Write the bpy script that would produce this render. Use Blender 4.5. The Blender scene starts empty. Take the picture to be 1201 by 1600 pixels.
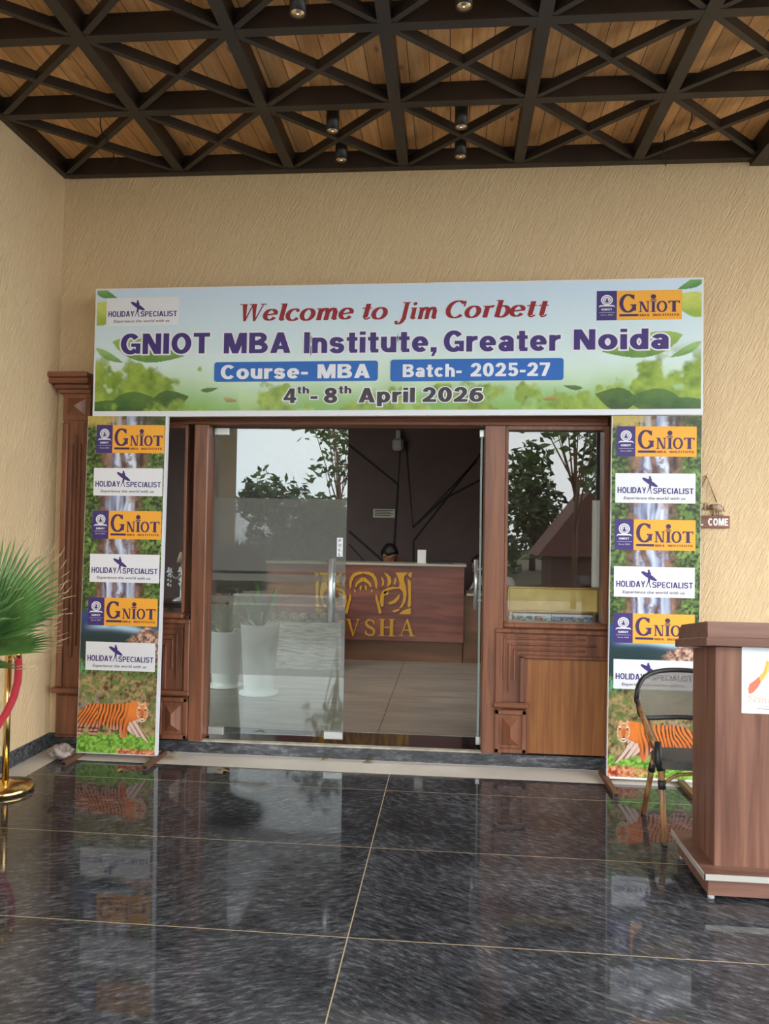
import bpy, math, random
import numpy as np
from mathutils import Vector, Matrix

random.seed(7)
SC = bpy.context.scene
COL = SC.collection
PI = math.pi

# ------------------------------------------------------------------ camera, sky, exposure
CAM_Y, CAM_Z, FPX = -4.988, 1.5, 1190.0        # wall plane is y = 0, porch floor z = 0
YAW, PITCH, ROLL = -0.0885, 0.0255, 0.01682


def cam_axes():
    cy, sy, cp, sp = math.cos(YAW), math.sin(YAW), math.cos(PITCH), math.sin(PITCH)
    f = np.array([sy * cp, cy * cp, sp]); r = np.array([cy, -sy, 0.0]); u = np.cross(r, f)
    c, s = math.cos(ROLL), math.sin(ROLL)
    return c * r + s * u, -s * r + c * u, f


AX = cam_axes()
cd = bpy.data.cameras.new('camera'); cam = bpy.data.objects.new('camera', cd); COL.objects.link(cam)
cd.sensor_fit = 'AUTO'; cd.sensor_width = 36.0; cd.lens = FPX * 36.0 / 1600.0; cd.clip_end = 300
cam.matrix_world = Matrix(((AX[0][0], AX[1][0], -AX[2][0], 0), (AX[0][1], AX[1][1], -AX[2][1], CAM_Y),
                           (AX[0][2], AX[1][2], -AX[2][2], CAM_Z), (0, 0, 0, 1)))
SC.camera = cam
SC.view_settings.view_transform = 'Standard'; SC.view_settings.look = 'None'
SC.view_settings.gamma = 1.0; SC.view_settings.use_curve_mapping = False
SC.view_settings.exposure = 0.42
SKY = 5.0
w = bpy.data.worlds.new('overcast_sky'); SC.world = w; w.use_nodes = True
nt = w.node_tree; nt.nodes.clear()
wo = nt.nodes.new('ShaderNodeOutputWorld'); bg = nt.nodes.new('ShaderNodeBackground')
tc = nt.nodes.new('ShaderNodeTexCoord'); nz = nt.nodes.new('ShaderNodeTexNoise'); rp = nt.nodes.new('ShaderNodeValToRGB')
nz.inputs['Scale'].default_value = 2.2; nz.inputs['Detail'].default_value = 5
rp.color_ramp.elements[0].position = .3; rp.color_ramp.elements[0].color = (.78, .84, .88, 1)
rp.color_ramp.elements[1].position = .75; rp.color_ramp.elements[1].color = (1, 1, 1, 1)
nt.links.new(tc.outputs['Generated'], nz.inputs['Vector']); nt.links.new(nz.outputs['Fac'], rp.inputs['Fac'])
nt.links.new(rp.outputs['Color'], bg.inputs['Color']); bg.inputs['Strength'].default_value = SKY
nt.links.new(bg.outputs['Background'], wo.inputs['Surface'])
sd = bpy.data.lights.new('hazy_sun', 'SUN'); sd.energy = 0.35; sd.angle = math.radians(40); sd.color = (1, .95, .86)
so = bpy.data.objects.new('hazy_sun', sd); COL.objects.link(so)
so.rotation_euler = Vector((-0.75, 0.60, -0.55)).to_track_quat('-Z', 'Y').to_euler()   # broad glow of the sun behind cloud, from the open right
ld = bpy.data.lights.new('lobby_fill_light', 'AREA'); ld.shape = 'RECTANGLE'; ld.size = 3.0; ld.size_y = 1.2; ld.energy = 24; ld.color = (1, .93, .84); ld.spread = math.radians(120)
lo_ = bpy.data.objects.new('lobby_fill_light', ld); COL.objects.link(lo_); lo_.location = (-.6, 1.9, 3.18)     # added fill that brightens the lobby
SC.cycles.use_denoising = True
SC.cycles.max_bounces = 10; SC.cycles.transparent_max_bounces = 16
SC.cycles.sample_clamp_indirect = 8


def pxy(px, py, y):                      # the point of the plane y = const seen at a photograph position -> (x, z)
    d = AX[0] * (px - 600.5) / FPX + AX[1] * (800 - py) / FPX + AX[2]
    t = (y - CAM_Y) / d[1]
    return d[0] * t, CAM_Z + d[2] * t


# ------------------------------------------------------------------ materials
def srgb(r, g, b):
    def f(c):
        c /= 255.0
        return c / 12.92 if c <= .04045 else ((c + .055) / 1.055) ** 2.4
    return (f(r), f(g), f(b), 1)


def mat(name, color=(.5, .5, .5, 1), rough=.5, metal=0.0, spec=.5):
    m = bpy.data.materials.new(name); m.use_nodes = True
    b = m.node_tree.nodes['Principled BSDF']
    b.inputs['Base Color'].default_value = color; b.inputs['Roughness'].default_value = rough
    b.inputs['Metallic'].default_value = metal; b.inputs['Specular IOR Level'].default_value = spec
    return m


def nodes(m):
    t = m.node_tree
    return t, t.nodes['Principled BSDF'], (lambda k: t.nodes.new('ShaderNode' + k)), t.links.new


def noisy(m, c1, c2, scale=(1, 1, 1), ns=5.0, detail=5, lo=.35, hi=.65, bump=0.0, bscale=None, rot=(0, 0, 0), dist=0.0, bdist=.01, coord='Object'):
    t, b, N, L = nodes(m)
    c = N('TexCoord'); mp = N('Mapping'); n = N('TexNoise'); r = N('ValToRGB')
    mp.inputs['Scale'].default_value = scale; mp.inputs['Rotation'].default_value = rot
    n.inputs['Scale'].default_value = ns; n.inputs['Detail'].default_value = detail; n.inputs['Distortion'].default_value = dist
    r.color_ramp.elements[0].position = lo; r.color_ramp.elements[0].color = c1
    r.color_ramp.elements[1].position = hi; r.color_ramp.elements[1].color = c2
    L(c.outputs[coord], mp.inputs['Vector']); L(mp.outputs['Vector'], n.inputs['Vector'])
    L(n.outputs['Fac'], r.inputs['Fac']); L(r.outputs['Color'], b.inputs['Base Color'])
    if bump:
        bp = N('Bump'); bp.inputs['Strength'].default_value = bump; bp.inputs['Distance'].default_value = bdist
        src = n
        if bscale:
            src = N('TexNoise'); src.inputs['Scale'].default_value = bscale; src.inputs['Detail'].default_value = 4
            L(mp.outputs['Vector'], src.inputs['Vector'])
        L(src.outputs['Fac'], bp.inputs['Height']); L(bp.outputs['Normal'], b.inputs['Normal'])
    return m


def wood(name, c1, c2, axis='z', rough=.4, ns=6.0, stretch=14):
    m = mat(name, c1, rough)
    s = {'x': (1, stretch, stretch), 'y': (stretch, 1, stretch), 'z': (stretch, stretch, 1)}[axis]
    return noisy(m, c1, c2, scale=s, ns=ns / 4, detail=7, lo=.3, hi=.7, bump=.08, dist=.6, bdist=.004)


M = {}
M['stucco'] = mat('cream_textured_paint', srgb(214, 190, 146), .75, 0, .3)


def stucco(m, rot):
    t, b, N, L = nodes(m)
    c = N('TexCoord'); m0 = N('Mapping'); m0.inputs['Rotation'].default_value = rot; mp = N('Mapping')
    mp.inputs['Scale'].default_value = (105, 105, 17)
    n = N('TexNoise'); n.inputs['Scale'].default_value = 1.0; n.inputs['Detail'].default_value = 3; n.inputs['Roughness'].default_value = .55
    r = N('ValToRGB'); r.color_ramp.elements[0].position = .36; r.color_ramp.elements[1].position = .58
    bp = N('Bump'); bp.inputs['Strength'].default_value = .85; bp.inputs['Distance'].default_value = .006
    n2 = N('TexNoise'); n2.inputs['Scale'].default_value = 1.3; n2.inputs['Detail'].default_value = 4
    r2 = N('ValToRGB'); r2.color_ramp.elements[0].color = srgb(220, 192, 150); r2.color_ramp.elements[1].color = srgb(230, 205, 165)
    L(c.outputs['Object'], m0.inputs['Vector']); L(m0.outputs['Vector'], mp.inputs['Vector']); L(mp.outputs['Vector'], n.inputs['Vector']); L(n.outputs['Fac'], r.inputs['Fac'])
    L(r.outputs['Color'], bp.inputs['Height']); L(bp.outputs['Normal'], b.inputs['Normal'])
    L(c.outputs['Object'], n2.inputs['Vector']); L(n2.outputs['Fac'], r2.inputs['Fac']); L(r2.outputs['Color'], b.inputs['Base Color'])


stucco(M['stucco'], (0, math.radians(-27), 0))
M['stuccoside'] = mat('cream_textured_paint_side_wall', srgb(214, 190, 146), .75, 0, .3); stucco(M['stuccoside'], (math.radians(22), 0, 0))
M['redwood'] = wood('polished_red_brown_wood', srgb(98, 60, 42), srgb(144, 92, 66), 'z', .34)
M['redwoodx'] = wood('polished_red_brown_wood_rail', srgb(98, 60, 42), srgb(144, 92, 66), 'x', .34)
M['veneer'] = wood('tan_brown_veneer', srgb(128, 78, 40), srgb(160, 106, 60), 'z', .4, 8, 20)
M['laminate'] = wood('walnut_laminate', srgb(92, 58, 46), srgb(138, 98, 80), 'z', .38, 5, 18)
M['laminatex'] = wood('walnut_laminate_cross', srgb(96, 66, 54), srgb(134, 98, 84), 'x', .38, 5, 18)
M['deskwood'] = wood('reddish_desk_laminate', srgb(92, 48, 40), srgb(140, 82, 66), 'x', .3, 6, 10)
M['deskside'] = wood('brown_desk_laminate', srgb(104, 72, 52), srgb(128, 90, 66), 'x', .45, 5, 8)
M['steel'] = mat('dark_brown_painted_beam', srgb(46, 38, 34), .45)
noisy(M['steel'], srgb(40, 33, 30), srgb(54, 45, 40), ns=3, bump=.05)
M['planks'] = mat('pine_planks', srgb(150, 104, 58), .5)


def planks(m):
    t, b, N, L = nodes(m)
    c = N('TexCoord'); sp = N('SeparateXYZ'); L(c.outputs['Object'], sp.inputs['Vector'])
    PW = .112
    d = N('Math'); d.operation = 'DIVIDE'; d.inputs[1].default_value = PW; L(sp.outputs['X'], d.inputs[0])
    fl = N('Math'); fl.operation = 'FLOOR'; L(d.outputs[0], fl.inputs[0])
    fr = N('Math'); fr.operation = 'FRACT'; L(d.outputs[0], fr.inputs[0])
    wn = N('TexWhiteNoise'); wn.noise_dimensions = '1D'; L(fl.outputs[0], wn.inputs['W'])
    off = N('Math'); off.operation = 'MULTIPLY'; off.inputs[1].default_value = 9.0; L(wn.outputs['Value'], off.inputs[0])
    ya = N('Math'); ya.operation = 'ADD'; L(sp.outputs['Y'], ya.inputs[0]); L(off.outputs[0], ya.inputs[1])
    cb = N('CombineXYZ'); L(sp.outputs['X'], cb.inputs['X']); L(ya.outputs[0], cb.inputs['Y'])
    mp = N('Mapping'); mp.inputs['Scale'].default_value = (22, 2.2, 1); L(cb.outputs[0], mp.inputs['Vector'])
    n = N('TexNoise'); n.inputs['Scale'].default_value = 1.5; n.inputs['Detail'].default_value = 6; n.inputs['Distortion'].default_value = .8
    L(mp.outputs['Vector'], n.inputs['Vector'])
    r = N('ValToRGB'); r.color_ramp.elements[0].position = .3; r.color_ramp.elements[0].color = srgb(222, 160, 98)
    r.color_ramp.elements[1].position = .72; r.color_ramp.elements[1].color = srgb(248, 200, 142); L(n.outputs['Fac'], r.inputs['Fac'])
    mp2 = N('Mapping'); mp2.inputs['Scale'].default_value = (12, 5, 1); L(cb.outputs[0], mp2.inputs['Vector'])
    v = N('TexVoronoi'); v.inputs['Scale'].default_value = .8; L(mp2.outputs['Vector'], v.inputs['Vector'])
    kr = N('ValToRGB'); kr.color_ramp.elements[0].position = .04; kr.color_ramp.elements[0].color = (.32, .2, .12, 1)
    kr.color_ramp.elements[1].position = .16; kr.color_ramp.elements[1].color = (1, 1, 1, 1); L(v.outputs['Distance'], kr.inputs['Fac'])
    mx = N('MixRGB'); mx.blend_type = 'MULTIPLY'; mx.inputs['Fac'].default_value = .75
    L(r.outputs['Color'], mx.inputs['Color1']); L(kr.outputs['Color'], mx.inputs['Color2'])
    hv = N('HueSaturation'); vm = N('MapRange'); vm.inputs['To Min'].default_value = .8; vm.inputs['To Max'].default_value = 1.15
    L(wn.outputs['Value'], vm.inputs['Value']); L(vm.outputs[0], hv.inputs['Value']); L(mx.outputs['Color'], hv.inputs['Color'])
    gp = N('Math'); gp.operation = 'GREATER_THAN'; gp.inputs[1].default_value = .035; L(fr.outputs[0], gp.inputs[0])
    m2 = N('MixRGB'); m2.inputs['Color1'].default_value = srgb(70, 42, 22); L(gp.outputs[0], m2.inputs['Fac']); L(hv.outputs['Color'], m2.inputs['Color2'])
    L(m2.outputs['Color'], b.inputs['Base Color'])


planks(M['planks'])
M['granite'] = mat('polished_black_veined_stone', (.02, .02, .025, 1), .05, 0, .36)


def granite(m, tiled, rot=28):
    t, b, N, L = nodes(m)
    c = N('NewGeometry'); sp = N('SeparateXYZ'); L(c.outputs['Position'], sp.inputs['Vector'])
    src = c.outputs['Position']
    if tiled:
        X0, Y0, DX, DY = -.361, -.55, 2.41, .805
        def cell(sock, o, s):
            a = N('Math'); a.operation = 'SUBTRACT'; a.inputs[1].default_value = o; L(sock, a.inputs[0])
            d = N('Math'); d.operation = 'DIVIDE'; d.inputs[1].default_value = s; L(a.outputs[0], d.inputs[0])
            f = N('Math'); f.operation = 'FLOOR'; L(d.outputs[0], f.inputs[0])
            g = N('Math'); g.operation = 'FRACT'; L(d.outputs[0], g.inputs[0])
            h = N('Math'); h.operation = 'PINGPONG'; h.inputs[1].default_value = .5; L(g.outputs[0], h.inputs[0])
            k = N('Math'); k.operation = 'MULTIPLY'; k.inputs[1].default_value = s; L(h.outputs[0], k.inputs[0])
            return f.outputs[0], k.outputs[0]
        fx, ex = cell(sp.outputs['X'], X0, DX); fy, ey = cell(sp.outputs['Y'], Y0, DY)
        mn = N('Math'); mn.operation = 'MINIMUM'; L(ex, mn.inputs[0]); L(ey, mn.inputs[1])
        gr = N('Math'); gr.operation = 'LESS_THAN'; gr.inputs[1].default_value = .0022; L(mn.outputs[0], gr.inputs[0])
        cb = N('CombineXYZ'); L(fx, cb.inputs['X']); L(fy, cb.inputs['Y'])
        wn = N('TexWhiteNoise'); wn.noise_dimensions = '3D'; L(cb.outputs[0], wn.inputs['Vector'])
        sc = N('VectorMath'); sc.operation = 'SCALE'; sc.inputs['Scale'].default_value = 7; L(wn.outputs['Color'], sc.inputs[0])
        ad = N('VectorMath'); ad.operation = 'ADD'; L(c.outputs['Position'], ad.inputs[0]); L(sc.outputs[0], ad.inputs[1])
        src = ad.outputs[0]
    wp = N('TexNoise'); wp.inputs['Scale'].default_value = 1.6; wp.inputs['Detail'].default_value = 3; L(src, wp.inputs['Vector'])
    wv = N('VectorMath'); wv.operation = 'SCALE'; wv.inputs['Scale'].default_value = .17; L(wp.outputs['Color'], wv.inputs[0])
    wa = N('VectorMath'); wa.operation = 'ADD'; L(src, wa.inputs[0]); L(wv.outputs[0], wa.inputs[1])
    mp = N('Mapping'); mp.inputs['Rotation'].default_value = (0, 0, math.radians(rot)) if tiled else (0, math.radians(rot), 0)
    mp.inputs['Scale'].default_value = (17, 62, 62) if tiled else (10, 40, 40)
    if tiled:
        vr_ = N('VectorRotate'); vr_.rotation_type = 'Z_AXIS'; am = N('Math'); am.operation = 'MULTIPLY'; am.operation = 'MULTIPLY_ADD'; am.inputs[1].default_value = .9; am.inputs[2].default_value = .5; L(fx, am.inputs[0])
        L(wa.outputs[0], vr_.inputs['Vector']); L(am.outputs[0], vr_.inputs['Angle']); L(vr_.outputs[0], mp.inputs['Vector'])
    else: L(wa.outputs[0], mp.inputs['Vector'])
    n = N('TexNoise'); n.inputs['Scale'].default_value = 1.0; n.inputs['Detail'].default_value = 10; n.inputs['Roughness'].default_value = .74
    L(mp.outputs['Vector'], n.inputs['Vector'])
    r = N('ValToRGB'); e = r.color_ramp.elements
    e[0].position = .32; e[0].color = (.018, .019, .023, 1); e[1].position = .74; e[1].color = (.27, .285, .31, 1)
    x = e.new(.52); x.color = (.066, .070, .080, 1)
    L(n.outputs['Fac'], r.inputs['Fac'])
    v = N('TexNoise'); v.inputs['Scale'].default_value = 2.3; v.inputs['Detail'].default_value = 4; L(wa.outputs[0], v.inputs['Vector'])
    vr = N('ValToRGB'); vr.color_ramp.elements[0].position = .3; vr.color_ramp.elements[0].color = (.4, .4, .4, 1)
    vr.color_ramp.elements[1].position = .7; vr.color_ramp.elements[1].color = (1.1, 1.1, 1.1, 1); L(v.outputs['Fac'], vr.inputs['Fac'])
    mx = N('MixRGB'); mx.blend_type = 'MULTIPLY'; mx.inputs['Fac'].default_value = 1
    L(r.outputs['Color'], mx.inputs['Color1']); L(vr.outputs['Color'], mx.inputs['Color2'])
    out = mx.outputs['Color']
    if tiled:
        g = N('MixRGB'); g.inputs['Color2'].default_value = srgb(176, 160, 128); L(gr.outputs[0], g.inputs['Fac']); L(out, g.inputs['Color1'])
        out = g.outputs['Color']
        rr = N('MapRange'); rr.inputs['To Min'].default_value = .045; rr.inputs['To Max'].default_value = .6; L(gr.outputs[0], rr.inputs['Value'])
        L(rr.outputs[0], b.inputs['Roughness'])
    L(out, b.inputs['Base Color'])


granite(M['granite'], True)
M['skirt'] = mat('black_veined_stone_skirting', (.02, .02, .025, 1), .2); granite(M['skirt'], False)
M['whitetile'] = mat('cream_vitrified_tile', srgb(196, 190, 178), .25)
noisy(M['whitetile'], srgb(210, 205, 194), srgb(222, 218, 208), ns=4)
M['lobbyfloor'] = mat('grey_lobby_tile', srgb(150, 143, 132), .28)
noisy(M['lobbyfloor'], srgb(122, 117, 108), srgb(146, 140, 130), scale=(1, 6, 1), ns=2.5)
M['lobbywall'] = mat('dark_brown_lobby_panel', srgb(96, 74, 68), .5)
noisy(M['lobbywall'], srgb(92, 71, 65), srgb(100, 78, 72), ns=3)
M['groove'] = mat('black_groove', srgb(24, 19, 18), .6)
M['mortar'] = mat('cream_mortar', srgb(178, 170, 154), .8); noisy(M['mortar'], srgb(160, 152, 138), srgb(190, 184, 168), ns=14)
M['white'] = mat('white_flex', srgb(226, 230, 238), .45)
M['whitepaint'] = mat('white_paint', srgb(228, 228, 224), .45)
M['pot'] = mat('white_glazed_pot', srgb(222, 222, 218), .35)
M['chrome'] = mat('brushed_chrome', srgb(216, 220, 222), .3, .75)
M['satin'] = mat('satin_steel_fitting', srgb(196, 198, 196), .35, .8)
M['gold'] = mat('polished_brass', srgb(232, 200, 132), .2, 1)
M['goldpaint'] = mat('gold_acrylic', srgb(200, 148, 40), .35, .25)
M['brassbox'] = mat('aged_brass_sheet', srgb(224, 194, 124), .4, 0); noisy(M['brassbox'], srgb(214, 176, 88), srgb(244, 214, 132), ns=6)
M['black'] = mat('black_satin', srgb(26, 26, 28), .4)
M['blackplastic'] = mat('black_plastic', srgb(34, 34, 36), .5)
M['lampin'] = mat('bright_reflector', srgb(236, 214, 186), .2, .9)
M['purple'] = mat('purple_ink', srgb(64, 46, 118), .5)
M['orange'] = mat('orange_ink', srgb(246, 176, 58), .5)
M['plum'] = mat('plum_ink', srgb(66, 40, 92), .5)
M['brick'] = mat('brown_red_ink', srgb(156, 74, 34), .5)
M['paperwhite'] = mat('white_ink', srgb(232, 236, 244), .5)
M['redink'] = mat('dark_red_ink', srgb(150, 30, 40), .5)
M['blueink'] = mat('blue_ink', srgb(34, 104, 190), .5)
M['greyink'] = mat('dark_grey_ink', srgb(62, 54, 62), .5)
M['greytext'] = mat('grey_ink', srgb(92, 82, 98), .5)
M['velvet'] = mat('red_velvet', srgb(172, 22, 44), .75); M['velvet'].node_tree.nodes['Principled BSDF'].inputs['Sheen Weight'].default_value = .4
M['bamboo'] = mat('bamboo_look_tube', srgb(150, 108, 66), .35); noisy(M['bamboo'], srgb(120, 80, 46), srgb(172, 130, 86), scale=(8, 8, 1), ns=5)
M['cushion'] = mat('charcoal_mesh_seat', srgb(74, 72, 72), .7); noisy(M['cushion'], srgb(66, 64, 64), srgb(84, 82, 82), ns=180)
M['alu'] = mat('grey_edge_band', srgb(186, 184, 176), .35, .3)
M['stone'] = mat('rough_white_stone', srgb(176, 164, 154), .8); noisy(M['stone'], srgb(104, 90, 82), srgb(184, 174, 166), ns=22, bump=.8)
M['batten'] = wood('rusty_brown_tube', srgb(84, 58, 44), srgb(120, 86, 66), 'y', .5)
M['leafdry'] = mat('dry_yellow_leaf', srgb(176, 148, 84), .6); noisy(M['leafdry'], srgb(150, 120, 62), srgb(196, 172, 104), ns=60)
M['leafgreen'] = mat('fallen_green_leaf', srgb(138, 140, 70), .6)
M['palmleaf'] = mat('palm_green', srgb(56, 96, 44), .42); noisy(M['palmleaf'], srgb(44, 82, 36), srgb(84, 122, 58), ns=9)
M['palmtip'] = mat('palm_frayed_tip', srgb(190, 184, 140), .7)
M['bark'] = mat('fibrous_bark', srgb(110, 84, 62), .9); noisy(M['bark'], srgb(84, 62, 44), srgb(138, 110, 82), ns=22, bump=.5)
M['soil'] = mat('dark_soil', srgb(60, 46, 36), .95)
M['treeleaf'] = mat('mid_green_tree_leaf', srgb(74, 104, 46), .5); noisy(M['treeleaf'], srgb(52, 82, 34), srgb(96, 126, 60), ns=1.5)
M['hedgeleaf'] = mat('dark_green_tree_leaf', srgb(58, 84, 44), .5); noisy(M['hedgeleaf'], srgb(42, 66, 32), srgb(78, 106, 54), ns=1.2)
M['paving'] = mat('grey_driveway_paving', srgb(126, 120, 110), .7); noisy(M['paving'], srgb(116, 110, 100), srgb(136, 130, 120), ns=1.5)
M['lawn'] = mat('lawn_grass', srgb(92, 116, 58), .9); noisy(M['lawn'], srgb(66, 58, 40), srgb(84, 84, 52), ns=3)
M['roofred'] = mat('dark_red_roof_sheet', srgb(92, 56, 46), .8)
M['skin'] = mat('brown_skin', srgb(158, 112, 84), .5)
M['hair'] = mat('black_hair', srgb(20, 17, 16), .5)
M['shirtblack'] = mat('black_shirt', srgb(26, 25, 27), .8)
M['shirtwhite'] = mat('white_shirt', srgb(216, 216, 222), .8)
M['trouser'] = mat('dark_trousers', srgb(38, 38, 46), .8)
M['plaque'] = mat('pale_green_notice', srgb(214, 216, 190), .5)
M['signwood'] = wood('rough_sign_wood', srgb(112, 76, 60), srgb(156, 112, 92), 'x', .7)
M['rope'] = mat('jute_string', srgb(122, 98, 70), .9)
M['pewter'] = mat('painted_elephant_resin', srgb(140, 116, 90), .6); noisy(M['pewter'], srgb(100, 78, 58), srgb(196, 172, 142), ns=30)
M['crystal'] = mat('cut_crystal', srgb(226, 230, 234), .1, .3, 1)
M['shade'] = mat('cream_lamp_shade', srgb(196, 176, 150), .7)
M['darkwood'] = mat('dark_console_wood', srgb(50, 36, 30), .4)
M['counter'] = mat('grey_stone_counter', srgb(176, 168, 152), .3)
M['grey'] = mat('light_grey_plastic', srgb(178, 180, 182), .5)


def glass_mat(name, f0, tint):
    m = bpy.data.materials.new(name); m.use_nodes = True; t = m.node_tree; t.nodes.clear(); L = t.links.new
    o = t.nodes.new('ShaderNodeOutputMaterial'); mx = t.nodes.new('ShaderNodeMixShader')
    tr = t.nodes.new('ShaderNodeBsdfTransparent'); tr.inputs['Color'].default_value = tint
    gl = t.nodes.new('ShaderNodeBsdfGlossy'); gl.inputs['Roughness'].default_value = 0.0
    lw = t.nodes.new('ShaderNodeLayerWeight'); lw.inputs['Blend'].default_value = .5
    pw = t.nodes.new('ShaderNodeMath'); pw.operation = 'POWER'; pw.inputs[1].default_value = 4.0
    mr = t.nodes.new('ShaderNodeMapRange'); mr.inputs['To Min'].default_value = f0; mr.inputs['To Max'].default_value = 1.0
    L(lw.outputs['Facing'], pw.inputs[0]); L(pw.outputs[0], mr.inputs['Value']); L(mr.outputs[0], mx.inputs['Fac'])
    L(tr.outputs[0], mx.inputs[1]); L(gl.outputs[0], mx.inputs[2]); L(mx.outputs[0], o.inputs['Surface'])
    return m


M['glass'] = glass_mat('clear_toughened_glass', .095, (.86, .92, .90, 1))
M['winglass'] = glass_mat('tinted_window_glass', .075, (.93, .95, .94, 1))


def film_mat(name, color, op):
    m = bpy.data.materials.new(name); m.use_nodes = True; t = m.node_tree; t.nodes.clear(); L = t.links.new
    o = t.nodes.new('ShaderNodeOutputMaterial'); mx = t.nodes.new('ShaderNodeMixShader'); m2 = t.nodes.new('ShaderNodeMixShader')
    tr = t.nodes.new('ShaderNodeBsdfTransparent'); di = t.nodes.new('ShaderNodeBsdfDiffuse'); tl = t.nodes.new('ShaderNodeBsdfTranslucent')
    di.inputs['Color'].default_value = color; tl.inputs['Color'].default_value = color; m2.inputs['Fac'].default_value = .35; mx.inputs['Fac'].default_value = op
    L(di.outputs[0], m2.inputs[1]); L(tl.outputs[0], m2.inputs[2]); L(tr.outputs[0], mx.inputs[1]); L(m2.outputs[0], mx.inputs[2]); L(mx.outputs[0], o.inputs['Surface'])
    return m


M['film'] = film_mat('frosted_film', srgb(150, 152, 148), .46)


def mesh_fabric(name):
    m = mat(name, srgb(112, 108, 98), .7); t, b, N, L = nodes(m)
    c = N('TexCoord'); mp = N('Mapping'); mp.inputs['Scale'].default_value = (170, 170, 170); L(c.outputs['Object'], mp.inputs['Vector'])
    ck = N('TexChecker'); ck.inputs['Scale'].default_value = 1; L(mp.outputs['Vector'], ck.inputs['Vector'])
    tr = N('BsdfTransparent'); mx = N('MixShader'); mr = N('MapRange'); mr.inputs['To Min'].default_value = .72; mr.inputs['To Max'].default_value = .93
    L(ck.outputs['Fac'], mr.inputs['Value']); L(mr.outputs[0], mx.inputs['Fac'])
    L(tr.outputs[0], mx.inputs[1]); L(b.outputs[0], mx.inputs[2]); L(mx.outputs[0], t.nodes['Material Output'].inputs['Surface'])
    return m


M['mesh'] = mesh_fabric('grey_woven_mesh')


def vcol_mat(name, rough=.4):
    m = mat(name, (.5, .5, .5, 1), rough); t, b, N, L = nodes(m)
    a = N('VertexColor'); a.layer_name = 'print'; L(a.outputs['Color'], b.inputs['Base Color'])
    return m


M['print'] = vcol_mat('printed_flex', .38)


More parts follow.
